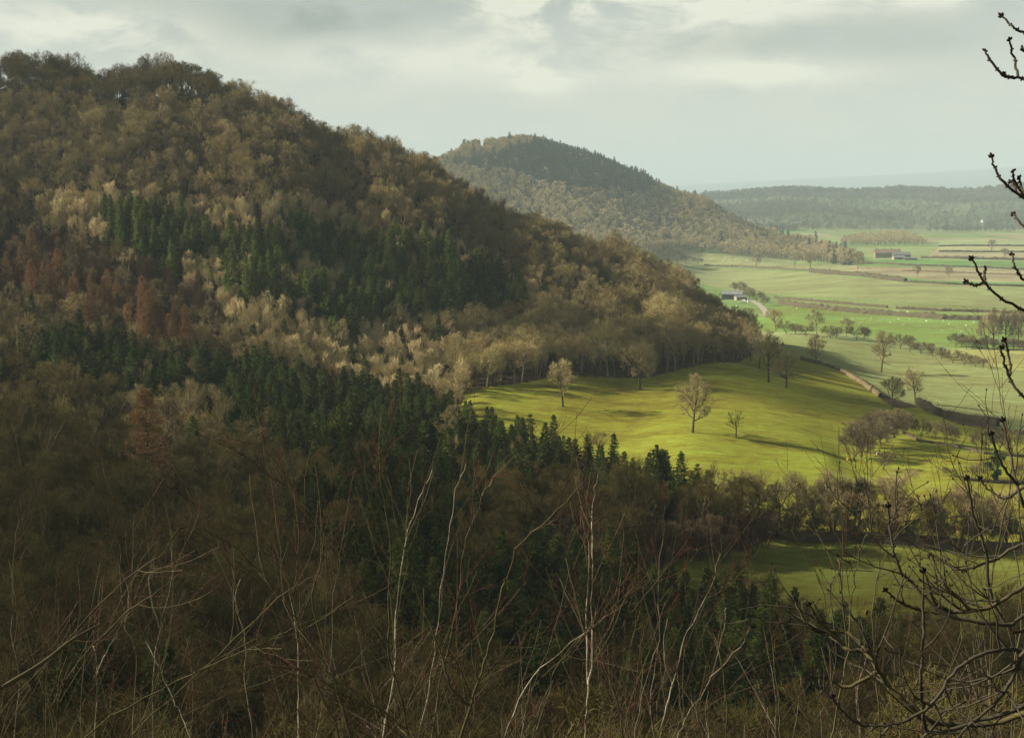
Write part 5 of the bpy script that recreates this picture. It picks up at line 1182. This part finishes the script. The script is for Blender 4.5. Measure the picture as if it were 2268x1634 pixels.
SUN_AZ = math.atan2(-.975, .16); SUN_EL = math.radians(27.5)
def world():
    w = bpy.data.worlds.new('World'); sc.world = w; w.use_nodes = True
    N, L = w.node_tree.nodes, w.node_tree.links; bg = N['Background']
    sky = N.new('ShaderNodeTexSky'); sky.sky_type = 'NISHITA'; sky.sun_disc = False; sky.sun_elevation = SUN_EL; sky.sun_rotation = SUN_AZ
    bg.inputs['Strength'].default_value = .1
    tc = N.new('ShaderNodeTexCoord'); sep = N.new('ShaderNodeSeparateXYZ'); L.new(tc.outputs['Generated'], sep.inputs[0])
    def math_(op, a, b=None, c=None):
        n = N.new('ShaderNodeMath'); n.operation = op
        for i, q in enumerate((a, b, c)):
            if q is None: continue
            if isinstance(q, (int, float)): n.inputs[i].default_value = q
            else: L.new(q, n.inputs[i])
        return n.outputs[0]
    def mixc(f, a, b):
        n = N.new('ShaderNodeMix'); n.data_type = 'RGBA'
        for i, q in ((0, f), (6, a), (7, b)):
            if isinstance(q, tuple): n.inputs[i].default_value = (*q, 1)
            elif isinstance(q, float): n.inputs[i].default_value = q
            else: L.new(q, n.inputs[i])
        return n.outputs[2]
    zc = math_('MAXIMUM', sep.outputs[2], 0.0); den = math_('ADD', zc, .22)
    cx = N.new('ShaderNodeCombineXYZ'); L.new(math_('MULTIPLY', sep.outputs[0], 3.4), cx.inputs[0]); L.new(math_('MULTIPLY', sep.outputs[2], 8.0), cx.inputs[1]); L.new(sep.outputs[1], cx.inputs[2])
    def noise(scale, det, rough, off, dist=0):
        mp = N.new('ShaderNodeMapping'); mp.inputs['Location'].default_value = off; L.new(cx.outputs[0], mp.inputs[0])
        n = N.new('ShaderNodeTexNoise'); n.inputs['Scale'].default_value = scale; n.inputs['Detail'].default_value = det; n.inputs['Roughness'].default_value = rough; n.inputs['Distortion'].default_value = dist; L.new(mp.outputs[0], n.inputs['Vector']); return n.outputs['Fac']
    def rng_(v, a, b, lo=0.0, hi=1.0):
        n = N.new('ShaderNodeMapRange'); n.interpolation_type = 'SMOOTHSTEP'; L.new(v, n.inputs[0])
        for i, q in enumerate((a, b, lo, hi)): n.inputs[i + 1].default_value = q
        return n.outputs[0]
    big = noise(1.5, 7, .6, (3.1, .4, 0), .2); fine = noise(4.6, 9, .62, (1.7, 5.2, 0), .25)
    # where the darker banks lie: directions (x, z, half width, half height, weight)
    def blob(x, z, a, b, wgt, tilt=0.0):
        dx = math_('SUBTRACT', sep.outputs[0], x); dz = math_('SUBTRACT', sep.outputs[2], z)
        dz = math_('SUBTRACT', dz, math_('MULTIPLY', dx, tilt))
        q = math_('ADD', math_('POWER', math_('DIVIDE', dx, a), 2), math_('POWER', math_('DIVIDE', dz, b), 2)); 
        return math_('MULTIPLY', math_('EXPONENT', math_('MULTIPLY', q, -1)), wgt)
    dark = blob(-.085, .112, .15, .020, .95, .11)
    for q in ((.20, .097, .13, .016, .85, .0), (-.02, .140, .16, .020, .9, .05), (-.26, .118, .08, .020, .35, 0), (.30, .118, .10, .012, .4, 0)): dark = math_('ADD', dark, blob(*q))
    dark = math_('MULTIPLY', dark, math_('ADD', .5, math_('MULTIPLY', rng_(big, .34, .62), .55)))
    dark = math_('MULTIPLY', dark, math_('ADD', .5, math_('MULTIPLY', rng_(fine, .36, .62), .62)))
    lite = blob(.015, .128, .06, .024, 1.3)
    for q in ((.12, .120, .08, .018, 1.1, 0), (-.02, .085, .16, .016, .55, 0), (.17, .075, .06, .010, .8, 0), (.02, .074, .022, .012, 1.0, 0), (-.28, .10, .08, .018, .8, 0), (.28, .125, .08, .012, .8, 0)): lite = math_('ADD', lite, blob(*q))
    lite = math_('MULTIPLY', math_('MULTIPLY', lite, 1.3), rng_(fine, .36, .60))
    base = mixc(rng_(sep.outputs[2], .0, .14), SKY['low'], SKY['mid'])
    base = mixc(math_('MULTIPLY', rng_(fine, .36, .62), .6), base, SKY['soft'])
    base = mixc(math_('MINIMUM', math_('MAXIMUM', dark, 0), .92), base, SKY['dark'])
    base = mixc(math_('MINIMUM', lite, .85), base, SKY['lite'])
    base = mixc(rng_(sep.outputs[2], .15, .5), base, SKY['over'])
    col = mixc(.93, sky.outputs[0], base)             # thin cloud over nearly the whole sky
    L.new(col, bg.inputs['Color'])
SKY = dict(low=(2.62, 2.64, 2.40), mid=(2.38, 2.46, 2.20), soft=(2.85, 2.82, 2.40), dark=(.95, 1.10, .95), lite=(3.8, 3.7, 3.0), over=(.85, .90, .76))
world()
ld = bpy.data.lights.new('sun', 'SUN'); ld.energy = 5.0; ld.angle = math.radians(.6); ld.color = (1, .90, .72); lo = bpy.data.objects.new('sun', ld); C.objects.link(lo)
sv = Vector((math.sin(SUN_AZ) * math.cos(SUN_EL), math.cos(SUN_AZ) * math.cos(SUN_EL), math.sin(SUN_EL))); lo.rotation_euler = sv.to_track_quat('Z', 'Y').to_euler(); lo.location = (-300, 100, 240)

cd = bpy.data.cameras.new('camera'); cd.lens = 36 * F / 1024; cd.sensor_width = 36; cd.clip_start = .05; cd.clip_end = 60000
co = bpy.data.objects.new('camera', cd); C.objects.link(co); co.location = (0, 0, 0); co.rotation_euler = (math.pi / 2 - PITCH, 0, 0); sc.camera = co
sc.view_settings.view_transform = 'Standard'; sc.view_settings.look = 'None'; sc.view_settings.exposure = 1.28; sc.view_settings.gamma = 1
cy = sc.cycles; cy.max_bounces = 5; cy.diffuse_bounces = 2; cy.glossy_bounces = 1; cy.transmission_bounces = 2; cy.volume_bounces = 1; cy.transparent_max_bounces = 8; cy.use_denoising = True; cy.caustics_reflective = False; cy.caustics_refractive = False
cy.use_adaptive_sampling = True; cy.adaptive_threshold = .006; cy.denoising_prefilter = 'NONE'
